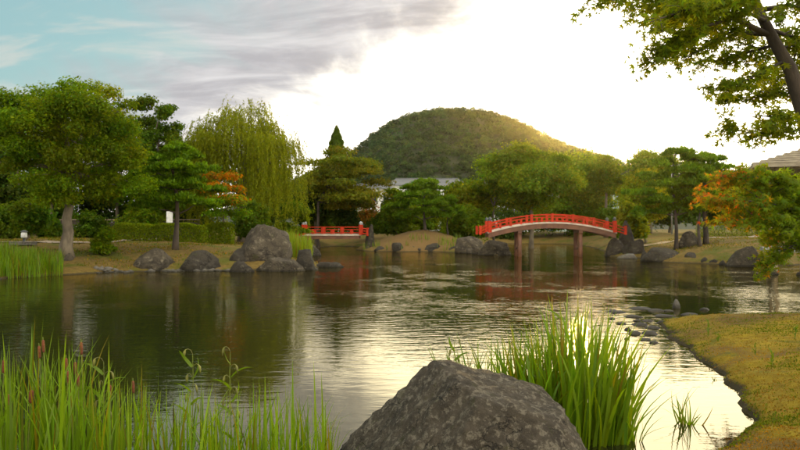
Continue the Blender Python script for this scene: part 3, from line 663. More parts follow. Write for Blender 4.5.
for i, (a, b, yt, yb, Y, mt, lb) in enumerate([(-20, 26, 206, 240, 47, 'deep', 'dark shrub at the left frame edge in front of the fence'), (38, 66, 214, 242, 50, 'deep', 'shrub in front of the fence just left of the big trunk'), (76, 112, 212, 242, 51, 'deep', 'shrub in front of the fence right of the big trunk'), (118, 168, 204, 232, 52, 'leaf', 'green shrub rising behind the long hedge')]):
    tpx('shrub', lb, a, b, yt, yb, Y, 240 + i, mt, cl=18, cr=0.36, per=260, leaf=0.17, trunk=False, shape='shrub', cat='shrub')
# centre
tpx('broadleaf_tree', 'flat-layered russet tree behind the short bridge', 292, 388, 148, 212, 78, 140, 'rusty', 318, cl=60, cr=0.23, per=260, leaf=0.21, flat=0.34, low=-0.3, trunk_r=0.17, shape='full', fork=0.3, bark=BARKD)
tpx('evergreen_tree', 'dark undergrowth evergreen beneath the flat-layered tree', 290, 340, 172, 224, 82, 141, 'dark', cl=18, cr=0.4, per=280, leaf=0.26, trunk_r=0.12, shape='shrub')
def cypress(label, px, Y, yt, rad, seed):
    rng = np.random.default_rng(seed); X = mpx(px, Y); bz = gz(X, Y) - 0.05; e = empty('cypress_tree', (X, Y, bz), label, 'cypress tree'); H = zpx(yt, Y) - bz; n = 18000
    MB().tube([(0, 0, -0.1), (0, 0, H * 0.5), (0, 0, H * 0.97)], [0.2, 0.13, 0.02], 8).build('trunk', BARKD, e, smooth=True)
    t = 0.06 + 0.94 * rng.uniform(0, 1, n) ** 1.2; a = rng.uniform(0, 6.283, n); q = (1 - t) ** 0.72 * (1 + 0.16 * np.sin(a * 5 + t * 40) + 0.12 * np.sin(a * 3 - t * 63)) * (0.55 + 0.45 * rng.uniform(size=n) ** 0.4)
    P = np.stack([np.cos(a) * q * rad, np.sin(a) * q * rad, t * H], 1); N = np.stack([np.cos(a), np.sin(a), 0.3 + 0 * a], 1) + rng.normal(size=(n, 3)) * 0.5
    A = np.stack([np.cos(a) * .5, np.sin(a) * .5, np.ones(n)], 1) + rng.normal(size=(n, 3)) * 0.3; L = rng.uniform(0.2, 0.42, n)
    tagit(link('crown', leaves_mesh('crown', P, N, L, L * 0.45, tint_arr(rng, n, 0.25, 0.1), rng, axis=A), LM['deep'], e), kind='stuff')
cypress('dark conical cypress standing up against the hill', 336.5, 96, 126, 3.0, 142)
tpx('shrub', 'orange-tinged maple bush right of the short bridge', 352, 384, 198, 226, 86, 143, 'orange', cl=14, cr=0.38, per=200, leaf=0.2, trunk=False, shape='shrub', cat='shrub', tint_fn=lambda P, rng: np.where(rng.uniform(size=(len(P), 1)) < 0.5, np.array([[0.5, 1.3, 1]]), np.array([[1, 1, 1]])))
for i, (a, b, yt, yb, Y, mt) in enumerate([(300, 336, 206, 232, 84, 'deep'), (330, 362, 207, 230, 80, 'dark'), (366, 394, 212, 232, 80, 'deep'), (296, 346, 204, 238, 92, 'deep'), (336, 384, 206, 238, 94, 'dark'), (386, 432, 204, 240, 92, 'deep'), (424, 476, 200, 240, 94, 'deep')]):
    tpx('shrub', ['green shrub behind the left half of the short bridge', 'dark shrub behind the right half of the short bridge', 'low shrub behind the standing stone of the short bridge', 'rear shrub filling in behind the left of the short bridge', 'rear dark shrub filling in behind the right of the short bridge', 'rear shrub filling in behind the left slope of the mound', 'rear shrub filling in behind the right slope of the mound'][i], a, b, yt, yb, Y, 150 + i, mt, cl=14, cr=0.38, per=220, leaf=0.2, trunk=False, shape='shrub', cat='shrub')
P12 = [(0, 0, 6.2, .9), (-1.0, .1, 5.7, .9), (1.0, 0, 5.6, .9), (-.2, -.4, 5.1, 1.2), (-2.0, 0, 4.9, .9), (1.9, .2, 4.7, 1.0), (.8, -.4, 4.2, 1.1), (-1.2, -.3, 4.2, 1.1), (-2.7, 0, 3.9, .9), (2.6, 0, 3.7, .8), (.2, -.4, 3.5, 1.1), (-1.9, -.1, 3.2, .9), (1.7, -.1, 3.1, .9)]
pine('pine_tree', 'spreading green pine on top of the brown mound', mpx(425, 72), 72, 6.4, P12, 160, trunk_r=0.13, needle=0.26, per=720)
pine('pine_tree', 'short young pine on the right slope of the brown mound', mpx(448, 73), 73, 4.6, [(0, 0, 4.4, .7), (.7, 0, 3.9, .7), (-.6, 0, 3.8, .7), (.2, -.3, 3.3, .9), (1.1, 0, 3.0, .6)], 161, trunk_r=0.09, needle=0.26, per=720)
for i, (a, b, yt, yb, Y, mt, lb) in enumerate([(374, 420, 186, 234, 80, 'leaf', 'rounded green bush tree left behind the mound pine'), (398, 446, 174, 232, 86, 'leaf', 'yellow-green tree standing behind the mound pine'),
        (436, 486, 180, 235, 80, 'yellow', 'golden-green bush tree between the mound and the arched bridge'), (446, 492, 206, 236, 76, 'leaf', 'low green bush left of the arched bridge')]):
    tpx('broadleaf_tree', lb, a, b, yt, yb, Y, 170 + i, mt, cl=34, cr=0.32, per=290, leaf=0.25, trunk_r=0.1, shape='shrub')
tpx('broadleaf_tree', 'large rounded tree rising behind the arched bridge', 472, 588, 141, 214, 76, 180, 'leaf', 532, cl=60, cr=0.21, per=430, leaf=0.22, flat=0.62, trunk_r=0.22, shape='round', fork=0.4, low=-0.2)
tpx('broadleaf_tree', 'lower left limb-tree beside the large rounded tree', 466, 522, 168, 218, 80, 181, 'leaf', cl=18, cr=0.32, per=300, leaf=0.22, flat=0.5, trunk_r=0.13)
tpx('shrub', 'rounded bright shrub behind the crown of the arched bridge', 528, 566, 198, 232, 102, 182, 'leaf', cl=16, cr=0.36, per=260, leaf=0.24, trunk=False, shape='shrub', cat='shrub')
for i, (a, b, yt, yb, Y, mt, lb) in enumerate([(560, 606, 196, 240, 101, 'deep', 'dark shrub mass behind the right half of the arched bridge'), (488, 534, 204, 240, 103, 'dark', 'dark shrub mass behind the left half of the arched bridge'), (598, 626, 206, 236, 74, 'deep', 'shrub behind the standing stone of the arched bridge'), (612, 650, 204, 238, 58, 'yellow', 'soft yellow-green shrub right of the standing stone')]):
    tpx('shrub', lb, a, b, yt, yb, Y, 190 + i, mt, cl=18, cr=0.36, per=280, leaf=0.24, trunk=False, shape='shrub', cat='shrub')
# right
tpx('pine_tree', 'tall golden-rimmed pine right of the large rounded tree', 574, 640, 149, 196, 92, 200, 'leaf', 606, cl=30, cr=0.28, per=330, leaf=0.24, flat=0.42, trunk_r=0.2, shape='umbrella', cat='pine tree')
tpx('pine_tree', 'tall pine with dark bare trunks behind the pale rounded tree', 622, 690, 147, 190, 94, 201, 'leaf', 650, cl=30, cr=0.28, per=330, leaf=0.24, flat=0.42, trunk_r=0.2, shape='umbrella', cat='pine tree')
tpx('broadleaf_tree', 'pale rounded tree left of the right-bank pine', 614, 676, 167, 234, 62, 202, 'yellow', 645, cl=32, cr=0.29, per=360, leaf=0.16, flat=0.6, trunk_r=0.1, shape='round')
PR = [(.2, 0, 6.9, .9), (1.2, .1, 6.5, 1.0), (-.8, 0, 6.2, .9), (2.2, 0, 5.9, .9), (.6, -.4, 5.7, 1.1), (-1.6, .1, 5.3, .9), (1.6, -.4, 5.1, 1.1), (-.3, -.5, 4.8, 1.1), (-2.2, 0, 4.3, .9), (.9, -.5, 4.2, 1.1), (2.3, -.1, 4.2, 1.0), (-1.1, -.3, 3.7, 1.0), (.3, -.4, 3.2, 1.1), (1.7, -.3, 3.2, 1.0), (-1.9, -.1, 3.0, .8), (3.0, 0, 5.0, .8)]
pine('pine_tree', 'many-layered green pine on the right bank above the standing stone', mpx(676, 51), 51, 7.1, PR, 203, trunk_r=0.13, needle=0.24, per=820)
PR2 = [(0, 0, 6.6, .9), (.9, .1, 6.0, .9), (-.8, .1, 5.7, .9), (1.4, 0, 5.0, .9), (-.3, -.2, 4.8, 1.1), (.7, -.3, 4.0, 1.0), (-1.1, 0, 3.9, .8), (1.6, 0, 3.4, .8)]
pine('pine_tree', 'second right-bank pine just left of the autumn maple', mpx(706, 52), 52, 6.9, PR2, 204, trunk_r=0.17, needle=0.24, per=820)
pine('pine_tree', 'slim short pine between the two right-bank pines', mpx(700, 50), 50, 4.6, [(0, 0, 4.4, .6), (.5, 0, 3.9, .6), (-.5, 0, 3.7, .6), (.1, -.2, 3.2, .7)], 205, trunk_r=0.12, needle=0.22, per=820)
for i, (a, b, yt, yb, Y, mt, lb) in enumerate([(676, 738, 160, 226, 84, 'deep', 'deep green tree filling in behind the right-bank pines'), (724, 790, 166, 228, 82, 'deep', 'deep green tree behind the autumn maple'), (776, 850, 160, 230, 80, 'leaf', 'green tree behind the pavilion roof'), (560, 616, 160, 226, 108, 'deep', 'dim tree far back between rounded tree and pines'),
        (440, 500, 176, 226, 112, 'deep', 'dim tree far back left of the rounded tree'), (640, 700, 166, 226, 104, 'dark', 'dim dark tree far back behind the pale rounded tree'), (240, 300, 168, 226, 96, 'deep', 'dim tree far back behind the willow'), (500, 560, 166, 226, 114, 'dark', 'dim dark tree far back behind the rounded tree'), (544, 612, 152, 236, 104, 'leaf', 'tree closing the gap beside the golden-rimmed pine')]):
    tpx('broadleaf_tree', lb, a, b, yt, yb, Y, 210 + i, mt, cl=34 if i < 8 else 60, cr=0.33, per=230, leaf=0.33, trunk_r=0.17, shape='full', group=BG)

# ------------------------------------------------------------------ hedges
def hedge(label, x0, x1, Y0, Y1, z0, z1, seed, n=9000):
    rng = np.random.default_rng(seed); xc = (x0 + x1) / 2; yc = (Y0 + Y1) / 2; e = empty('clipped_hedge', (xc, yc, z0), label, 'hedge')
    L = x1 - x0; D = Y1 - Y0; H = z1 - z0
    mb = MB()
    for k in range(int(L / 0.45)):
        x = -L / 2 + 0.25 + k * 0.45; mb.tube([(x, 0, -0.1), (x + rng.normal() * .05, rng.normal() * .05, H * 0.4), (x + rng.normal() * .15, rng.normal() * .15, H * 0.85)], [0.035, 0.028, 0.01], 5)
    mb.build('stems', BARKD, e)
    u = rng.uniform(-1, 1, (n, 3)); ax = rng.integers(0, 3, n); w = rng.uniform(size=n)
    face = np.where(w < 0.34, 2, np.where(w < 0.88, 1, 0)); sg = np.where(face == 2, 1, np.where(rng.uniform(size=n) < 0.75, -1, 1)); sg = np.where(face == 0, np.where(rng.uniform(size=n) < .5, -1, 1), sg)
    rr = np.arange(n); u[rr, face] = sg * (1 - np.abs(rng.normal(size=n)) * 0.13)
    sup = (np.abs(u) ** 6).sum(1) ** (1 / 6); u = u / np.maximum(sup, 1)[:, None]
    P = u * np.array([L / 2, D / 2, H / 2]) + np.array([0, 0, H / 2]); P[:, 2] += 0.05 * np.sin(P[:, 0] * 2.1 + seed) + 0.03 * np.sin(P[:, 0] * 5.3); P[:, 1] += 0.05 * np.sin(P[:, 0] * 3 + P[:, 2] * 3)
    N = np.zeros((n, 3)); N[rr, face] = sg; N = N + rng.normal(size=(n, 3)) * 0.6; Lg = rng.uniform(0.06, 0.13, n)
    tagit(link('foliage', leaves_mesh('foliage', P, N, Lg, Lg * 0.65, tint_arr(rng, n, 0.25, 0.12), rng), LM['hedge'], e), kind='stuff')
hedge('long clipped hedge behind the garden pine on the left bank', mpx(112, 44.5), mpx(205, 44.5), 44, 45.6, 0.9, zpx(223.5, 44), 301, 12000)
hedge('short clipped hedge between the long hedge and the domed boulder', mpx(207, 47), mpx(233, 47), 46.6, 47.8, 0.95, zpx(223.5, 47), 302, 5000)
hedge('low dark hedge beyond the path on the right bank', mpx(696, 66), mpx(790, 66), 65.4, 66.6, 1.1, zpx(223, 66), 303, 8000)

# ------------------------------------------------------------------ bridges
def arched_bridge():
    Yb = 55.0; xc = mpx(549.5, Yb); hl = 4.49; wid = 2.0; rise = 0.70; z0 = 1.68
    e = empty('arched_bridge', (xc, Yb, 0), 'long arched vermilion footbridge on brown legs over the pond', 'bridge')
    zd = lambda x: z0 + rise * (1 - (x / hl) ** 2)
    def arc(y, zlo, zhi, wy, x0=-hl, x1=hl, n=28, lo2=None):
        m = MB(); v = []; f_ = []
        for i in range(n + 1):
            x = x0 + (x1 - x0) * i / n; z = zd(x)
            v += [(x, y - wy / 2, z + zlo), (x, y + wy / 2, z + zlo), (x, y + wy / 2, z + zhi), (x, y - wy / 2, z + zhi)]
        for i in range(n):
            a = i * 4; b = a + 4
            f_ += [(a, b, b + 1, a + 1), (a + 1, b + 1, b + 2, a + 2), (a + 2, b + 2, b + 3, a + 3), (a + 3, b + 3, b, a)]
        f_ += [(0, 1, 2, 3), (n * 4 + 3, n * 4 + 2, n * 4 + 1, n * 4)]
        m.add(v, f_); return m
    arc(0, -0.10, -0.012, wid - 0.10).build('deck_slab', GIRD, e)
    npl = 44
    pm = MB().box((0, 0, 0), (2 * hl / npl - 0.012, wid - 0.12, 0.05)).mesh('plank'); pm.materials.append(DECKE)
    for k in range(npl):
        x = -hl + (k + 0.5) * 2 * hl / npl; o = link('plank', pm, None, e, (x, 0, zd(x) + 0.016)); o.rotation_euler.y = math.atan(2 * rise * x / hl ** 2)
    for s_ in (-1, 1):
        y = s_ * wid / 2
        arc(y, -0.07, 0.045, 0.10).build('deck_edge', DECKE, e)
        arc(y * 0.93, -0.40, -0.072, 0.14, -hl * 0.985, hl * 0.985).build('girder', GIRD, e)
        for nm, h, th in (('top_rail', 0.56, 0.075), ('middle_rail', 0.38, 0.055), ('bottom_rail', 0.13, 0.06)):
            arc(y, h - th / 2, h + th / 2, th, -4.33, 4.33).build(nm, RED, e)
        step = 2 * 4.33 / 6
        for k in range(1, 6):
            x = -4.33 + k * step; MB().box((x, y, zd(x) + 0.045 + 0.295), (0.17, 0.15, 0.59)).build('post', RED, e)
        for k in range(6):
            x = -4.33 + (k + 0.5) * step; MB().box((x, y, zd(x) + 0.045 + 0.15), (0.15, 0.11, 0.30)).build('short_post', RED, e)
        for sx in (-1, 1):
            xn = sx * 4.33; zb = zd(xn)
            p = MB().box((xn, y, zb + 0.36), (0.25, 0.25, 0.80)).build('newel_post', RED, e)
            MB().lathe([(0.10, 0), (0.125, 0.02), (0.125, 0.05), (0.07, 0.075), (0.12, 0.12), (0.125, 0.16), (0.07, 0.22), (0.015, 0.28)], (xn, y, zb + 0.762), 10).build('finial', CAP, p, smooth=True)
            xo = sx * 5.02; yo = y * 1.22
            MB().box((xo, yo, z0 - 0.25 + 0.42), (0.16, 0.16, 0.62)).build('outer_post', RED, e)
            for h0, h1, nm in ((0.52, 0.38, 'wing_rail'), (0.30, 0.20, 'wing_rail'), (0.10, 0.02, 'wing_rail')):
                a = Vector((xn, y, zb + h0)); b = Vector((xo, yo, z0 - 0.10 + h1)); MB().tube([a, b], [0.038, 0.038], 6).build(nm, RED, e)
    for px in (518, 578):
        x = mpx(px, Yb) - xc
        for s_ in (-1, 1):
            MB().tube([(x, s_ * 0.72, -0.6), (x, s_ * 0.72, zd(x) - 0.42)], [0.155, 0.155], 12).build('leg', GIRD, e, smooth=True)
        MB().box((x, 0, zd(x) - 0.49), (0.26, 1.9, 0.18)).build('cross_beam', GIRD, e)
        MB().box((x, 0, 0.55), (0.12, 1.4, 0.16)).build('brace', GIRD, e)
arched_bridge()

def short_bridge():
    Yb = 70.0; x0, x1 = mpx(304.5, Yb), mpx(361, Yb); xc = (x0 + x1) / 2; hl = (x1 - x0) / 2; z = 1.42; wid = 1.9
    e = empty('short_bridge', (xc, Yb, 0), 'short flat red footbridge left of the brown mound', 'bridge')
    MB().box((0, 0, z - 0.07), (2 * hl, wid - 0.1, 0.10)).build('deck_slab', GIRD, e)
    npl = 24; pm = MB().box((0, 0, 0), (2 * hl / npl - 0.015, wid - 0.14, 0.05)).mesh('plank'); pm.materials.append(DECKE)
    for k in range(npl): link('plank', pm, None, e, (-hl + (k + 0.5) * 2 * hl / npl, 0, z + 0.008))
    for s_ in (-1, 1):
        y = s_ * wid / 2
        MB().box((0, y, z - 0.03), (2 * hl + 0.1, 0.10, 0.16)).build('deck_edge', DECKE, e)
        MB().box((0, y * 0.9, z - 0.26), (2 * hl - 0.2, 0.16, 0.28)).build('girder', GIRD, e)
        for nm, h, th in (('top_rail', 0.66, 0.08), ('middle_rail', 0.44, 0.06), ('bottom_rail', 0.16, 0.06)):
            MB().box((0, y, z + h), (2 * hl, th, th)).build(nm, RED, e)
        for k in range(1, 6):
            x = -hl + k * 2 * hl / 6; hh = 0.64 if k % 2 == 0 else 0.42
            MB().box((x, y, z + 0.045 + hh / 2), (0.19, 0.15, hh)).build('post', RED, e)
        for sx in (-1, 1):
            p = MB().box((sx * hl, y, z + 0.42), (0.26, 0.26, 0.90)).build('newel_post', RED, e)
            MB().lathe([(0.10, 0), (0.13, 0.02), (0.13, 0.05), (0.07, 0.08), (0.12, 0.13), (0.125, 0.17), (0.06, 0.24), (0.015, 0.30)], (sx * hl, y, z + 0.872), 10).build('finial', CAPL, p, smooth=True)
            xo = sx * (hl + 0.62); MB().box((xo, y * 1.15, z + 0.24), (0.18, 0.18, 0.72)).build('outer_post', RED, e)
            for h0, h1 in ((0.58, 0.46), (0.34, 0.26), (0.10, 0.04)):
                MB().tube([(sx * hl, y, z + h0), (xo, y * 1.15, z + h1)], [0.04, 0.04], 6).build('wing_rail', RED, e)
short_bridge()

# ------------------------------------------------------------------ pavilion over the water (right edge)
def pavilion():
    e = empty('pavilion', (19.95, 36.2, 0), 'open wooden pavilion on posts over the water behind the autumn maple', 'pavilion', rz=R(-22))
    for px_, py_ in ((-2.4, -2), (-1.25, -2.0), (1.2, -2.0), (2.4, -2), (-2.4, 2), (2.4, 2)):
        MB().tube([(px_, py_, -0.6), (px_, py_, 0.93)], [0.14, 0.13], 10).build('pile', WOOD, e, smooth=True)
    for k in range(22):
        MB().box((-2.75 + (k + 0.5) * 0.25, 0, 1.03), (0.235, 4.8, 0.06)).build('plank', DECKL, e)
    MB().box((0, -2.42, 0.99), (5.5, 0.06, 0.16)).build('deck_edge', DECKL, e)
    MB().box((-2.78, 0, 0.99), (0.06, 4.8, 0.16)).build('deck_edge', DECKL, e)
    for sx in (-1, 1):
        for sy in (-1, 1): MB().box((sx * 2.3, sy * 2.0, 2.98), (0.18, 0.18, 3.8)).build('post', WOOD, e)
    for sy in (-1, 1): MB().box((0, sy * 2.0, 4.78), (5.0, 0.15, 0.22)).build('beam', WOOD, e)
    for sx in (-1, 1): MB().box((sx * 2.3, 0, 4.62), (0.14, 4.4, 0.2)).build('beam', WOOD, e)
    for h in (0.45, 0.85):
        MB().box((0, -2.15, 1.06 + h), (4.6, 0.06, 0.07)).build('railing', WOOD, e)
        MB().box((-2.3, 0, 1.06 + h), (0.06, 4.0, 0.07)).build('railing', WOOD, e)
    m = MB(); a, b = 3.35, 3.0; zt, ze = 5.78, 4.86
    v = [(-a, -b, ze), (a, -b, ze), (a, b, ze), (-a, b, ze), (-0.9, 0, zt), (0.9, 0, zt)]; v += [(x, y, z - 0.16) for x, y, z in v]
    m.add(v, [(0, 1, 5, 4), (1, 2, 5), (2, 3, 4, 5), (3, 0, 4), (6, 10, 11, 7), (7, 11, 8), (8, 11, 10, 9), (9, 10, 6), (0, 6, 7, 1), (1, 7, 8, 2), (2, 8, 9, 3), (3, 9, 6, 0)])
    rf = m.build('roof', THATCH, e)
    MB().box((0, 0, zt + 0.03), (2.1, 0.22, 0.16)).build('ridge_cap', WOOD, rf)
    for k in range(7):                                        # courses of shingle, each a thin step
        t = k / 7; 
        mm = MB(); q = 1 - t; z = ze + (zt - ze) * t + 0.02; ax = 0.9 + (a - 0.9) * q; by = b * q
        mm.box((0, -by + 0.05, z + 0.02), (2 * ax - 0.1, 0.10, 0.05)); mm.box((-ax + 0.05, 0, z + 0.02), (0.10, 2 * by - 0.1, 0.05)); mm.build('shingle_course', THATCH, rf)
pavilion()

# ------------------------------------------------------------------ far buildings
def house(label, xa, xb, Y, zb, ze, zr, wall, nwin, rows=1, dep=9.0, name='building'):
    xc = (xa + xb) / 2; w = xb - xa; e = empty(name, (xc, Y, zb), label, 'building'); H = ze - zb
    MB().box((0, dep / 2, H / 2), (w, dep, H)).build('wall', wall, e)
    m = MB(); o = 0.6; r = zr - zb
    v = [(-w / 2 - o, -o, H - 0.1), (w / 2 + o, -o, H - 0.1), (w / 2 + o, dep + o, H - 0.1), (-w / 2 - o, dep + o, H - 0.1), (-w / 2 + w * .12, dep / 2, r), (w / 2 - w * .12, dep / 2, r)]
    m.add(v, [(0, 1, 5, 4), (1, 2, 5), (2, 3, 4, 5), (3, 0, 4), (0, 3, 2, 1)]); rf = m.build('roof', ROOFM, e)
    MB().box((0, dep / 2, r + 0.05), (w * .78, 0.4, 0.25)).build('ridge_cap', ROOFM, rf)
    for rw in range(rows):
        zc = H - 1.7 - rw * 2.9
        for k in range(nwin):
            x = -w / 2 + (k + 0.5) * w / nwin; wn = MB().box((x, -0.03, zc), (w / nwin * 0.55, 0.08, 1.3)).build('window', TRIM, e)
            MB().box((x, -0.075, zc), (w / nwin * 0.55 - 0.2, 0.02, 1.1)).build('pane', GLASS, wn)
            MB().box((x, -0.10, zc - 0.70), (w / nwin * 0.6, 0.14, 0.08)).build('sill', TRIM, wn)
house('white building half hidden behind the flat-layered tree', mpx(333, 125), mpx(392, 125), 125, 1.3, zpx(188, 125), zpx(184, 125) + .2, WHITE, 5, 2)
house('long white building with grey roof below the hill', mpx(386, 165), mpx(470, 165), 165, 1.3, zpx(185, 165), zpx(177.5, 165), WHITE, 9, 2)
house('white house glimpsed through the large rounded tree', mpx(480, 132), mpx(540, 132), 132, 1.3, zpx(186, 132), zpx(179, 132), WHITE, 5, 2)
house('pale teal building glimpsed between the pines on the right', mpx(556, 140), mpx(640, 140), 140, 1.3, zpx(190, 140), zpx(184, 140), TEAL, 7, 2)

# ------------------------------------------------------------------ small garden furniture
def fence():
    e = empty('board_fence', (0, 56, 0), 'dark wooden fence behind the lawn on the far left', 'fence')
    x = -30.0; bm_ = MB().box((0, 0, 0), (0.26, 0.03, 1.15)).mesh('board'); bm_.materials.append(FENCE)
    pm = MB().box((0, 0, 0), (0.12, 0.12, 1.45)).mesh('post'); pm.materials.append(FENCE); k = 0; rg_ = random.Random(2)
    while x < -14.5:
        z = gz(x, 56)
        if k % 7 == 0: link('post', pm, None, e, (x, 0.09, z + 0.70))
        o = link('board', bm_, None, e, (x, 0, z + 0.66 + rg_.uniform(-.015, .015))); o.rotation_euler.y = rg_.uniform(-.01, .01)
        x += 0.285; k += 1
    MB().box((-22.2, -0.035, gz(-20, 56) + 1.27), (15.6, 0.10, 0.07)).build('top_rail', WOOD, e)
fence()
b0 = W(24, 248, 39); zl = gz(b0.x, 39)
e = empty('garden_lamp', (b0.x, 39, zl), 'small white garden lamp on a dark stub on the left lawn', 'lamp')
MB().lathe([(0.10, -0.05), (0.10, 0.05), (0.06, 0.08), (0.06, 0.34)], n=10).build('post', CAP, e, smooth=True)
MB().lathe([(0.13, 0.36), (0.15, 0.40), (0.14, 0.60), (0.10, 0.64)], n=12).build('lamp_head', LAMPW, e, smooth=True)
MB().lathe([(0.18, 0.645), (0.18, 0.67), (0.05, 0.74)], n=12).build('cap', CAP, e, smooth=True)
tagit(MB().box((0, 0, 0), (1.1, 0.6, 0.16)).build('stone_slab', STONE, loc=(b0.x + 0.3, 38.3, gz(b0.x, 38.3) + 0.07)), 'flat stone slab in front of the white garden lamp', 'slab')
b0 = W(169.5, 222, 50); zl = gz(b0.x, 50)
e = empty('notice_board', (b0.x, 50, zl), 'small white notice board on a post behind the long hedge', 'sign')
MB().box((0, 0.06, (zpx(211, 50) - zl) / 2), (0.09, 0.09, zpx(211, 50) - zl)).build('post', FENCE, e)
MB().box((0, 0, zpx(217, 50) - zl), (0.40, 0.04, 0.72)).build('panel', LAMPW, e)
b0 = W(672, 166, 90)
e = empty('street_lamp', (b0.x, 90, 1.2), 'double-headed white street lamp above the right-bank trees', 'street lamp')
H = b0.z - 1.2
MB().tube([(0, 0, 0), (0, 0, H + 0.2)], [0.10, 0.06], 8).build('pole', TRIM, e, smooth=True)
for s_ in (-1, 1):
    MB().tube([(0, 0, H), (s_ * 0.4, 0, H + 0.18), (s_ * 0.75, 0, H + 0.16)], [0.035, 0.035, 0.03], 6).build('arm', TRIM, e, smooth=True)
    h = MB().lathe([(0.05, 0.16), (0.30, 0.06), (0.34, 0.0), (0.26, -0.10)], (s_ * 0.85, 0, H + 0.12), 12).build('lamp_head', LAMPW, e, smooth=True)

# ------------------------------------------------------------------ hill
def hill():
    prof = [(120, 226), (230, 205), (300, 182), (340, 164), (352, 154), (368, 141), (388, 126), (410, 116), (425, 112.5), (440, 110.5), (455, 110.5), (480, 113), (497, 117), (512, 122), (530, 131), (552, 142), (577, 153), (600, 161), (680, 185), (800, 212), (900, 226)]
    px = np.array([p[0] for p in prof], float); hz = np.array([(HZ - p[1] + 2.5) / F * 520 for p in prof]); X = (px - 400) / F * 520
    def hh(x, y):
        w = np.exp(-((y - 520) / np.where(y < 520, 85.0, 120.0)) ** 2)
        return np.interp(x, X, hz) * w * (1 + 0.07 * wob(x, y, 0.035) * np.clip((520 - y) / 60, 0, 1)) - 1.5
    xs = np.linspace(-230, 340, 96); ys = np.linspace(300, 800, 80); A, B = np.meshgrid(xs, ys); Z = hh(A, B)
    nx_ = len(xs); i_ = (np.arange(len(ys) - 1)[:, None] * nx_ + np.arange(nx_ - 1)[None, :]).ravel()
    HM = solid_mat('hill_soil', (0.030, 0.038, 0.016), (0.02, 0.026, 0.012), 0.2, 0.95, 0.0)
    o = link('hill', np_mesh('hill', np.stack([A.ravel(), B.ravel(), Z.ravel()], 1), np.stack([i_, i_ + 1, i_ + nx_ + 1, i_ + nx_], 1)), HM, smooth=True); tagit(o, kind='structure')
    rng = np.random.default_rng(77); n = 7000
    x = rng.uniform(-110, 220, n); y = 560 - 180 * rng.uniform(0, 1, n) ** 0.85; z = hh(x, y); ax_ = x / y * F + 400; k = (z > 9) & (z / y > 0.03) & (ax_ > 290) & (ax_ < 690); x, y, z = x[k], y[k], z[k]; n = len(x)
    per = 58; r = rng.uniform(1.6, 3.9, n); dd = unit(rng.normal(size=(n * per, 3))); dd[:, 2] = np.abs(dd[:, 2]) - 0.15
    c = np.repeat(np.stack([x, y, z + r * 0.4], 1), per, 0); rr = np.repeat(r, per)[:, None]
    P = c + dd * rr * np.array([1, 1, 1.0]) * (0.8 + 0.3 * rng.uniform(size=(n * per, 1))); N = dd + rng.normal(size=dd.shape) * 0.45 + np.array([0, 0, .15])
    t = np.repeat(tint_arr(rng, n, 0.30, 0.12) * (1 + 0.22 * wob(x, y, 0.06))[:, None], per, 0) * tint_arr(rng, n * per, 0.15, 0.05); L = rng.uniform(0.55, 1.4, n * per)
    tagit(link('hill_forest', leaves_mesh('hill_forest', P, N, L, L * 0.75, t, rng), LM['hill']), 'dense dark green forest covering the hill', 'forest', kind='stuff')
hill()

# ------------------------------------------------------------------ near maples (right)
def star(nl=7):                              # a maple leaf, stalk at the origin, about 1 long
    v = [(0, 0, 0)]
    ang = [-100, -52, 0, 52, 100]; ln = [0.55, 0.88, 1.0, 0.88, 0.55]
    for i, (a, l) in enumerate(zip(ang, ln)):
        if i: m_ = (ang[i - 1] + a) / 2; v.append((0.30 * math.sin(R(m_)), 0.30 * math.cos(R(m_)), -0.01))
        v.append((l * math.sin(R(a)), l * math.cos(R(a)), -0.10 * l))
    return np.array(v)
def star_leaves(name, P, N, A, size, tint):
    s_ = star(); k = len(s_); n = len(P); N = unit(N); A = unit(A - N * np.sum(A * N, 1, keepdims=True)); B = np.cross(A, N)
    v = P[:, None, :] + size[:, None, None] * (s_[None, :, 0:1] * B[:, None, :] + s_[None, :, 1:2] * A[:, None, :] + s_[None, :, 2:3] * N[:, None, :])
    tri = np.array([[0, i, i + 1] for i in range(1, k - 1)]); f_ = (np.arange(n)[:, None, None] * k + tri[None]).reshape(-1, 3)
    return np_mesh(name, v.reshape(-1, 3), f_, np.repeat(tint, k, 0))

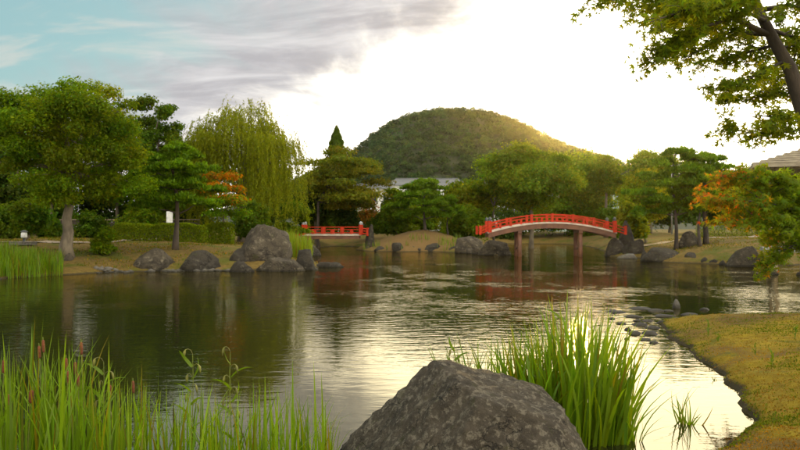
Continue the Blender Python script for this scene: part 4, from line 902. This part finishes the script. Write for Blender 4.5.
def near_maple(name, label, base, trunk_pts, trunk_rad, sprays, size, seed, mat, dens, tintf=None, tw=0.02):
    """sprays: polylines of 3-D points (a bough) with the half width of its flat leaf layer"""
    rng = np.random.default_rng(seed); e = empty(name, base, label, 'maple tree'); b = Vector(base); mb = MB()
    mb.tube([Vector(p) - b for p in trunk_pts], trunk_rad, 12)
    P = []; A = []
    for pts, wd, r0 in sprays:
        pts = [Vector(p) - b for p in pts]; nn = len(pts) * 2
        mb.tube(pts, [r0 * (1 - 0.8 * i / (len(pts) - 1)) for i in range(len(pts))], 7)
        segl = [(q - p).length for p, q in zip(pts[:-1], pts[1:])]; tot = sum(segl)
        for k in range(int(tot * 20)):
            s_ = rng.uniform(0.12, 1.0) * tot; i = 0
            while i < len(segl) - 1 and s_ > segl[i]: s_ -= segl[i]; i += 1
            p = pts[i].lerp(pts[i + 1], min(1, s_ / segl[i])); dr = (pts[i + 1] - pts[i]).normalized()
            side = Vector((-dr.y, dr.x, 0)); side = side.normalized() if side.length > .01 else Vector((1, 0, 0))
            sg = 1 if rng.uniform() < 0.5 else -1; L = wd * rng.uniform(0.5, 1.15)
            q = p + (side * sg * rng.uniform(0.3, 1.0) + dr * rng.uniform(0.2, 1.0) + Vector((0, 0, rng.normal() * 0.28 - 0.1))).normalized() * L
            mid = p.lerp(q, 0.5) + Vector((0, 0, 0.06 * L)); mb.tube([p, mid, q], [tw * 0.35, tw * 0.22, tw * 0.1], 4, cap=False)
            m = int(dens * L); t = rng.uniform(0.15, 1.05, m)[:, None]
            pp = np.array(p) * (1 - t) ** 2 + 2 * np.array(mid) * t * (1 - t) + np.array(q) * t ** 2 + rng.normal(size=(m, 3)) * np.array([0.055, 0.055, 0.035]) * (size / 0.075) ** 0.5
            P.append(pp); A.append(np.tile(np.array(q - p), (m, 1)))
    P = np.concatenate(P); n = len(P); A = unit(np.concatenate(A)) + rng.normal(size=(n, 3)) * 0.6 + np.array([0, 0, -0.35])
    N = rng.normal(size=(n, 3)) * 0.5 + np.array([-0.3, -0.45, 0.65]); T = tint_arr(rng, n, 0.2, 0.12)
    if tintf is not None: T = T * tintf(P + np.array(base), rng)
    mb.build('trunk', BARKD, e, smooth=True)
    tagit(link('crown', star_leaves('crown', P, N, A, size * rng.uniform(0.7, 1.2, n), T), LM[mat], e), kind='stuff')
Q = lambda x, y, Y: W(x, y, Y)
D = 8.0
near_maple('maple_tree', 'near green maple with leaning trunk overhanging the top right corner', (5.0, 8.3, gz(5.0, 8.3) - 0.1),
    [(5.0, 8.3, 0.2), (4.8, 8.25, 1.2), (4.45, 8.15, 2.3), Q(806, 118, D), Q(790, 68, D), Q(774, 40, D), Q(748, -12, 8.1), Q(730, -80, 8.3), Q(700, -170, 8.5)],
    [0.15, 0.115, 0.10, 0.085, 0.070, 0.058, 0.045, 0.035, 0.02],
    [([Q(770, 35, D), Q(730, 16, 7.9), Q(690, 4, 7.7), Q(650, -4, 7.5), Q(618, -4, 7.4)], 0.42, 0.032),
     ([Q(735, 18, 7.9), Q(705, 26, 7.6), Q(680, 40, 7.4), Q(662, 52, 7.3)], 0.34, 0.018),
     ([Q(745, 25, D), Q(715, 40, 7.8), Q(692, 55, 7.6)], 0.24, 0.014),
     ([Q(775, 45, D), Q(755, 50, 8.3), Q(728, 58, 8.6), Q(712, 62, 8.8)], 0.30, 0.018),
     ([Q(785, 60, D), Q(760, 74, 7.8), Q(735, 85, 7.7), Q(715, 92, 7.6)], 0.24, 0.016),
     ([Q(806, 105, D), Q(780, 92, 8.3), Q(755, 98, 8.6), Q(728, 96, 8.7)], 0.24, 0.016),
     ([Q(812, 128, D), Q(785, 132, 8.0), Q(755, 134, 8.0), Q(728, 128, 8.0)], 0.22, 0.016),
     ([Q(752, -5, 8.1), Q(720, -30, 8.0), Q(680, -40, 7.8), Q(640, -40, 7.6)], 0.45, 0.03),
     ([Q(760, 10, 8.1), Q(790, 5, 7.8), Q(825, 15, 7.6), Q(860, 25, 7.5)], 0.45, 0.03),
     ([Q(768, 28, 8.1), Q(800, 40, 8.6), Q(835, 55, 9.0)], 0.42, 0.025),
     ([Q(735, -60, 8.3), Q(780, -70, 8.6), Q(840, -60, 9)], 0.5, 0.03),
     ([Q(760, 8, 8.1), Q(730, -2, 8.7), Q(690, 8, 9.3), Q(660, 12, 9.6)], 0.45, 0.025),
     ([Q(790, 70, D), Q(815, 85, 8.2), Q(850, 110, 8.3)], 0.40, 0.025),
     ([Q(778, 50, D), Q(800, 42, 8.4), Q(790, 70, 8.9), Q(770, 82, 9.2)], 0.34, 0.016), ([Q(806, 112, D), Q(812, 120, 7.7), Q(790, 118, 7.5), Q(768, 116, 7.4)], 0.26, 0.016), ([Q(770, 35, D), Q(740, 32, 8.4), Q(705, 22, 8.7), Q(668, 20, 8.9)], 0.40, 0.022),
     ([Q(765, 20, D), Q(725, 2, 7.4), Q(685, 10, 7.0), Q(650, 22, 6.8)], 0.34, 0.02),
     ([Q(725, -90, 8.4), Q(680, -110, 8.2), Q(620, -90, 8.0)], 0.5, 0.03)], 0.066, 401, 'maple_near', 112)
def autumn(P, rng):
    px = P[:, 0] / P[:, 1] * F + 400; n = len(P)
    a = np.clip((748 - px) / 55 + rng.normal(size=n) * 0.45 + (P[:, 2] < 1.9) * 0.15, 0, 1)[:, None]
    o = np.where(rng.uniform(size=(n, 1)) < 0.35, np.array([[3.2, 0.38, 0.9]]), np.array([[2.9, 1.0, 0.8]])) if True else 1
    return (1 - a) * np.array([[0.85, 1.05, 1]]) + a * np.where(rng.uniform(size=(n, 1)) < 0.62, o, np.array([[1.3, 1.05, 1]]))
E = 15.5
near_maple('maple_tree', 'autumn maple with orange and red outer leaves hanging before the pavilion', (9.6, 15.6, gz(9.6, 15.6) - 0.1),
    [(9.6, 15.6, 0.1), (9.5, 15.6, 1.0), (9.1, 15.5, 1.9), (8.9, 15.6, 2.7), (8.7, 15.7, 3.5), (8.8, 15.6, 4.4)], [0.17, 0.14, 0.12, 0.09, 0.06, 0.03],
    [([(9.1, 15.5, 1.9), Q(810, 205, E), Q(775, 180, 15.2), Q(742, 176, 15), Q(722, 178, 14.9)], 0.55, 0.04),
     ([(9.1, 15.5, 1.9), Q(815, 215, E), Q(775, 205, 15.0), Q(742, 200, 14.8), Q(716, 200, 14.7)], 0.50, 0.04),
     ([(9.2, 15.5, 1.7), Q(815, 230, E), Q(785, 222, 15.0), Q(755, 218, 14.8), Q(732, 220, 14.7)], 0.50, 0.035),
     ([(9.2, 15.5, 1.6), Q(815, 240, E), Q(795, 245, 15.2), Q(775, 256, 15.1), Q(762, 264, 15.0)], 0.38, 0.03),
     ([(8.9, 15.6, 2.7), Q(805, 188, 15.5), Q(780, 178, 15.6), Q(752, 176, 15.7), Q(735, 178, 15.8)], 0.45, 0.03),
     ([(8.9, 15.6, 2.6), Q(815, 190, 16), Q(785, 188, 16.4), Q(755, 190, 16.7), Q(735, 196, 16.8)], 0.50, 0.03),
     ([(9.2, 15.5, 1.8), Q(818, 222, 16), Q(790, 232, 16.2), Q(768, 236, 16.3)], 0.45, 0.03),
     ([(8.8, 15.6, 3.0), (9.4, 15.3, 3.5), (10.2, 15, 3.6)], 0.6, 0.03), ([(9.1, 15.5, 2.0), (9.8, 15.2, 2.6), (10.6, 15.0, 2.7)], 0.6, 0.03),
     ([(9.1, 15.5, 1.9), Q(830, 212, E), Q(800, 225, 14.8), Q(780, 235, 14.6)], 0.45, 0.03), ([(9.0, 15.6, 2.3), (9.6, 16.4, 2.9), (10.0, 17.2, 3.0)], 0.6, 0.03)],
    0.095, 402, 'maple', 76, autumn, tw=0.03)

# ------------------------------------------------------------------ reeds, irises, cattails
def blade_mesh(seed, h, w, bend, twist=0.3, n=7):
    rng = np.random.default_rng(seed); a = rng.uniform(0, 6.28); v = []; f_ = []
    dx, dy = math.cos(a), math.sin(a); tw = rng.uniform(-1, 1) * twist; p0 = a + math.pi / 2 + tw
    for i in range(n + 1):
        t = i / n; off = bend * t ** 2.2; z = h * (t - 0.35 * bend * t ** 3 / max(h, .1)); ww = w * 0.5 * (1 - t ** 2.6) * (0.75 + 0.25 * min(1, t * 5)); q = p0 + tw * t
        c = np.array([dx * off, dy * off, z]); sdv = np.array([math.cos(q), math.sin(q), 0]) * ww
        v += [c - sdv, c + sdv]
    for i in range(n): f_.append((2 * i, 2 * i + 1, 2 * i + 3, 2 * i + 2))
    return np.array(v), np.array(f_)
def reed_stuff(name, label, pos, hs, seed, w=(0.010, 0.018), bend=0.28, cat='reeds', tint=(1, 1, 1)):
    rng = np.random.default_rng(seed); V = []; Fc = []; T = []; k = 0
    for (x, y, z), h in zip(pos, hs):
        v, f_ = blade_mesh(int(rng.integers(1e9)), h, rng.uniform(*w), abs(rng.normal()) * bend * h)
        V.append(v + np.array([x, y, z])); Fc.append(f_ + k); k += len(v)
        c = tint_arr(rng, 1, 0.22, 0.09) * np.array(tint)
        if rng.uniform() < 0.11: c = c * np.array([[1.9, 1.0, 1.6]]) * rng.uniform(0.5, 1.0)
        T.append(np.repeat(c, len(v), 0))
    me = np_mesh(name, np.concatenate(V), np.concatenate(Fc), np.concatenate(T))
    return tagit(link(name, me, LM['blade'], smooth=True), label, cat, kind='stuff')

rng = np.random.default_rng(9)
pos = []; hs = []
while len(pos) < 740:
    Y = rng.uniform(5.35, 6.9); px = rng.uniform(-30, 336); x = mpx(px, Y)
    z = gz(x, Y)
    top = np.interp(px, [-30, 30, 60, 95, 120, 150, 200, 240, 290, 322, 336], [352, 352, 344, 362, 384, 390, 386, 392, 392, 402, 432]) + rng.exponential(20)
    if rng.uniform() < (0.22 if px < 110 else 0.08): top -= rng.uniform(5, 34)
    if rng.uniform() < 0.35: top += rng.uniform(0, 55)
    zb = max(z, -0.12); h = max(0.25, zpx(top - 14, Y) - zb)
    pos.append((x, Y, zb)); hs.append(h)
reed_stuff('reed_bed', 'thick bed of green reeds and grass along the bottom left', pos, hs, 10, (0.012, 0.026), 0.20)
# short grass under the reeds and along the near waterline
pos = []; hs = []
for i in range(650):
    Y = rng.uniform(5.0, 6.3); px = rng.uniform(-40, 345); x = mpx(px, Y); z = gz(x, Y); pos.append((x, Y, max(z, -0.1))); hs.append(rng.uniform(0.2, 0.45))
reed_stuff('bank_grass', 'short grass at the foot of the reed bed', pos, hs, 12, (0.008, 0.014), 0.5, cat='grass')

heads = [(4, 363, 6.1), (8, 397, 5.9), (32, 393, 6.0), (39, 349, 6.4), (43, 343, 6.3), (66, 361, 6.2), (68, 374, 6.0), (75, 365, 6.3), (78, 377, 6.1), (81, 345, 6.2), (110, 388, 6.2), (133, 384, 6.4)]
for i, (px, py, Y) in enumerate(heads):
    top = W(px, py - 6, Y); bx = top.x + random.uniform(-.06, .06); zb = max(-0.1, gz(bx, Y)); e = empty('cattail', (bx, Y, zb),
        ['cattail at the left frame edge, upper head', 'cattail at the left frame edge, lower head', 'cattail with low broad head left of the tall pair', 'left one of the tall pair of cattails', 'right one of the tall pair of cattails', 'upper left cattail of the middle cluster', 'lower left cattail of the middle cluster',
         'upper right cattail of the middle cluster', 'lower right cattail of the middle cluster', 'tallest cattail of the reed bed, standing alone', 'cattail among yellow leaves right of the clusters', 'rightmost cattail of the reed bed'][i], 'cattail', 'cattails in the reed bed')
    t = top - Vector((bx, Y, zb)); mid = Vector((t.x * 0.35, 0, t.z * 0.5))
    MB().tube([(0, 0, 0), mid, t], [0.006, 0.005, 0.003], 6).build('stalk', STEM, e)
    dr = (t - mid).normalized(); a = t - dr * 0.125; hw = 0.018 if i in (2,) else 0.0125
    MB().tube([a, a + dr * 0.008, a + dr * 0.05, a + dr * 0.092, a + dr * 0.102], [0.006, hw * 0.9, hw, hw * 0.9, 0.005], 10).build('spike', CATTAIL, e, smooth=True)
    for k in range(3):
        v, f_ = blade_mesh(900 + i * 5 + k, t.z * random.uniform(0.8, 1.18), 0.016, 0.12 * t.z); me = np_mesh('leaf', v, f_, np.ones((len(v), 3)))
        link('leaf', me, LM['blade'], e, (random.uniform(-.03, .03), random.uniform(-.03, .03), 0), smooth=True)

def iris_clump(label, cx, cy, rx_, ry_, n, hf, seed, wd=0.036, spread=0.34):
    rng = np.random.default_rng(seed); e = empty('iris_clump', (cx, cy, 0), label, 'iris clump')
    var = []
    for k in range(14):
        v, f_ = blade_mesh(seed * 100 + k, 1.0, wd, 0.06 + 0.42 * rng.uniform() ** 2.0, 0.5); 
        c = tint_arr(rng, 1, 0.14, 0.10) * (np.array([[1.6, 1.05, 1]]) if k == 13 else np.array([[1.5, 0.75, 2.5]]) if k == 12 else 1)
        me = np_mesh('blade', v, f_, np.repeat(c, len(v), 0)); me.materials.append(LM['blade']); me.polygons.foreach_set('use_smooth', [True] * len(me.polygons)); var.append(me)
    for k in range(n):
        a = rng.uniform(0, 6.28); q = math.sqrt(rng.uniform()); x, y = math.cos(a) * q * rx_, math.sin(a) * q * ry_
        h = hf(cx + x, cy + y, rng); o = bpy.data.objects.new('blade', var[rng.integers(14)]); COL.objects.link(o); o.parent = e
        o.location = (x, y, -0.12); o.scale = (1, 1, h + 0.12); tl = spread * q * rng.uniform(0.2, 1.2)
        o.rotation_euler = Matrix.Rotation(tl, 3, Vector((-math.sin(a), math.cos(a), 0))).to_euler(); o.rotation_euler.rotate_axis('Z', rng.uniform(0, 6.28))
    return e
iris_clump('tall dense iris clump in the water right of the foreground boulder', 1.62, 7.45, 0.46, 0.45, 320, lambda x, y, r: 1.46 * (0.55 + 0.5 * r.uniform() ** 0.7) * (1 - 0.25 * abs(x - 1.68) / 0.4), 21)
iris_clump('lower iris growth showing just over the back of the boulder', 1.00, 7.75, 0.42, 0.26, 150, lambda x, y, r: 0.66 + 0.36 * r.uniform() + 0.35 * max(0, x - 0.95), 22, 0.026)
iris_clump('small iris clump right of the tall clump', 2.04, 7.25, 0.08, 0.08, 34, lambda x, y, r: 0.42 + 0.40 * r.uniform(), 23, 0.027, 0.22)
iris_clump('sparse few-bladed clump between the small iris clump and the lone tuft', 2.22, 7.35, 0.06, 0.06, 14, lambda x, y, r: 0.25 + 0.42 * r.uniform(), 24, 0.018, 0.35)
iris_clump('lone little tuft standing apart in the open water', 2.93, 7.95, 0.055, 0.055, 20, lambda x, y, r: 0.14 + 0.24 * r.uniform(), 25, 0.022, 0.75)

def bud_plant(label, px, py, Y, seed, n=6, flip=1):
    rng = np.random.default_rng(seed); t = W(px, py, Y); zb = max(-0.1, gz(t.x, Y)); e = empty('budding_plant', (t.x, Y, zb), label, 'wild plant')
    H = t.z - zb; pts = [Vector((0.05 * flip * math.sin(k / 6 * 2), 0, H * k / 6)) for k in range(7)]
    MB().tube(pts, [0.005, 0.005, 0.0045, 0.004, 0.0035, 0.003, 0.002], 6).build('stem', STEM, e)
    for k in range(n):
        q = pts[3].lerp(pts[6], (k + 0.5) / n) if k < n - 1 else pts[6]; a = flip * (1 if k % 2 else -1); tip = q + Vector((a * rng.uniform(.03, .09), rng.normal() * .03, rng.uniform(.0, .03)))
        dn = tip + Vector((a * 0.02, 0, -rng.uniform(0.05, 0.09)))
        sx_ = a * rng.uniform(0.6, 1.3); sy_ = rng.normal() * 0.02; w_ = rng.uniform(0.008, 0.012)
        arc_ = [q, q + Vector((sx_ * .012, sy_ * .3, .030)), q + Vector((sx_ * .030, sy_ * .6, .042)), q + Vector((sx_ * .046, sy_, .034)), q + Vector((sx_ * .052, sy_, .018)), q + Vector((sx_ * .056, sy_, -.006)), q + Vector((sx_ * .058, sy_, -.034))]
        MB().tube(arc_, [0.002, 0.002, 0.002, 0.004, w_, w_ * 0.9, 0.002], 7).build('pod', POD, e, smooth=True)
    for k in range(9):
        v, f_ = blade_mesh(seed * 10 + k, 0.20, 0.028, 0.10); me = np_mesh('leaf', v, f_, np.full((len(v), 3), 0.8)); o = link('leaf', me, LM['blade'], e, pts[1].lerp(pts[6], k / 9), smooth=True); o.rotation_euler = (0, (0.7 if k % 2 else -0.7), rng.uniform(-.5, .5))
bud_plant('drooping-budded plant with yellow leaves right of the cattails', 98, 362, 6.1, 501, 7)
bud_plant('tall drooping-budded plant in the middle of the reed bed', 187, 354, 6.2, 502, 7)
bud_plant('slender budded plant right of the middle of the reed bed', 236, 352, 6.3, 503, 6, -1)
bud_plant('dark-podded plant peeking over the left back of the boulder', 459, 342, 7.6, 504, 7, -1)
bud_plant('podded stem rising above the top of the tall iris clump', 556, 306, 7.7, 505, 6)

# tall grass on the far left bank and reeds by the short bridge
pos = []; hs = []
for i in range(2600):
    px = rng.uniform(-20, 63); Y = rng.uniform(30.6, 33.8) + px * 0.01; x = mpx(px, Y); z = gz(x, Y)
    if z < -0.25: continue
    pos.append((x, Y, z)); hs.append(rng.uniform(0.45, 0.95))
reed_stuff('bank_reeds', 'bright tall grass at the water below the big left tree', pos, hs, 13, (0.02, 0.035), 0.25, cat='grass')
pos = []; hs = []
for i in range(900):
    px = rng.uniform(284, 312); Y = rng.uniform(41, 47); x = mpx(px, Y); z = gz(x, Y)
    if z < -0.5: continue
    pos.append((x, Y, max(z, -0.1))); hs.append(rng.uniform(0.7, 1.7))
reed_stuff('bank_reeds', 'yellow-green reeds behind the egg-shaped rock', pos, hs, 14, (0.025, 0.04), 0.2, tint=(1.2, 1.0, 1))
pos = []; hs = []
for i in range(800):
    x = rng.uniform(-3.6, 5.5); Y = rng.uniform(64.5, 69); z = gz(x, Y)
    if z < -0.05 or wob(np.array(x), np.array(Y), 1.1) < 0.25: continue
    pos.append((x, Y, z)); hs.append(rng.uniform(0.3, 0.8))
reed_stuff('mound_grass', 'tufts of green grass along the foot of the brown mound', pos, hs, 15, (0.03, 0.05), 0.3, cat='grass')

# moss and small weeds on the near spit
def spit_cover():
    rng = np.random.default_rng(31); n = 90000; Y = 5.2 + 12.0 * rng.uniform(size=n) ** 1.4; x = 2.2 + rng.uniform(size=n) * (Y * 0.56 - 1.9); 
    s_ = pond_sd(x, Y); z = height(x, Y); k = (z > 0.03) & (s_ > -0.05); x, Y, z, s_ = x[k], Y[k], z[k], s_[k]; n = len(x)
    pt = wob(x, Y, 0.8); green = (pt + rng.normal(size=n) * 0.35 > 0.62) | (s_ + rng.normal(size=n) * 0.12 < 0.10 + 0.25 * pt)
    keep = green | (rng.uniform(size=n) < 0.55); x, Y, z, green = x[keep], Y[keep], z[keep], green[keep]; n = len(x)
    L = np.where(green, rng.uniform(0.012, 0.036, n), rng.uniform(0.008, 0.024, n)); T = np.where(green[:, None], np.array([[0.55, 0.85, 0.9]]), np.where((wob(x + 9, Y, 0.5) > 0.1)[:, None], np.array([[1.4, 0.95, 0.8]]), np.array([[0.95, 0.6, 1.0]]))) * tint_arr(rng, n, 0.25, 0.15)
    A = np.stack([rng.normal(size=n) * .5, rng.normal(size=n) * .5, np.ones(n)], 1); P = np.stack([x, Y, z + L * 0.35], 1)
    tagit(link('moss_cover', leaves_mesh('moss_cover', P, rng.normal(size=(n, 3)) + np.array([0, -.2, .4]), L, L * 0.55, T, rng, axis=A), LM['grass']), 'golden moss and short grass covering the near spit', 'moss', kind='stuff')
spit_cover()
def weed(px, py, h, seed, lb):
    Y = 1556 / (py - HZ); 
    for _ in range(4):
        x = mpx(px, Y); z = gz(x, Y); Y = (CAM_Z - z) * F / (py - HZ)
    x = mpx(px, Y); rng = np.random.default_rng(seed); e = empty('weed', (x, Y, gz(x, Y) - 0.01), lb, 'weed', 'weeds sprouting on the spit')
    MB().tube([(0, 0, 0), (0.01, 0, h * .5), (0.0, 0.01, h)], [0.005, 0.004, 0.002], 5).build('stem', STEM, e)
    for k in range(9):
        v, f_ = blade_mesh(seed * 20 + k, h * 0.45, 0.02, h * 0.25); o = link('leaf', np_mesh('leaf', v, f_, np.full((len(v), 3), 0.8)), LM['blade'], e, (0, 0, h * (0.1 + 0.09 * k)), smooth=True); o.rotation_euler = (rng.normal() * .6, rng.normal() * .6, k * 2.4)
weed(708, 336, 0.30, 601, 'tallest green sprout near the tip of the mossy spit'); weed(718, 342, 0.16, 602, 'small sprout right of the tallest one on the spit'); weed(755, 355, 0.18, 603, 'sprout in the middle of the mossy spit')
weed(772, 366, 0.22, 604, 'leafy sprout in the brown part of the spit'); weed(795, 340, 0.22, 605, 'sprout at the right frame edge on the spit'); weed(714, 372, 0.16, 606, 'sprout at the water edge of the spit')
# low weeds on the far banks
def bank_cover(x0, x1, y0, y1, n, seed, name, label):
    rng = np.random.default_rng(seed); x = rng.uniform(x0, x1, n); y = rng.uniform(y0, y1, n); z = height(x, y); k = (z > 0.12) & (wob(x, y, 0.6) + rng.normal(size=n) * 0.4 > 0.25); x, y, z = x[k], y[k], z[k]; n = len(x)
    L = rng.uniform(0.05, 0.15, n); A = np.stack([rng.normal(size=n) * .5, rng.normal(size=n) * .5, np.ones(n)], 1)
    T = tint_arr(rng, n, 0.25, 0.2) * np.where(rng.uniform(size=(n, 1)) < .5, np.array([[.95, .85, 1.2]]), np.array([[.45, .72, .8]]))
    tagit(link(name, leaves_mesh(name, np.stack([x, y, z + L * .3], 1), rng.normal(size=(n, 3)), L, L * .35, T, rng, axis=A), LM['grass']), label, 'grass', kind='stuff')
bank_cover(-24, -4, 32, 56, 36000, 41, 'lawn_grass', 'patchy dry grass on the left bank')
bank_cover(14, 34, 40, 66, 30000, 42, 'lawn_grass', 'patchy dry grass on the right bank')

# ------------------------------------------------------------------ evening haze over the whole place
hm, ht, hout = base_mat('evening_haze')
pvn = ht.new('ShaderNodeVolumePrincipled'); pvn.inputs['Color'].default_value = (0.92, 0.93, 0.88, 1); pvn.inputs['Density'].default_value = 0.00006; pvn.inputs['Anisotropy'].default_value = 0.87
ht.link(pvn.outputs[0], hout.inputs['Volume'])
tagit(MB().box((0, 620, 47), (2000, 1500, 100)).build('haze', hm), 'thin pale evening haze', 'haze', kind='stuff')
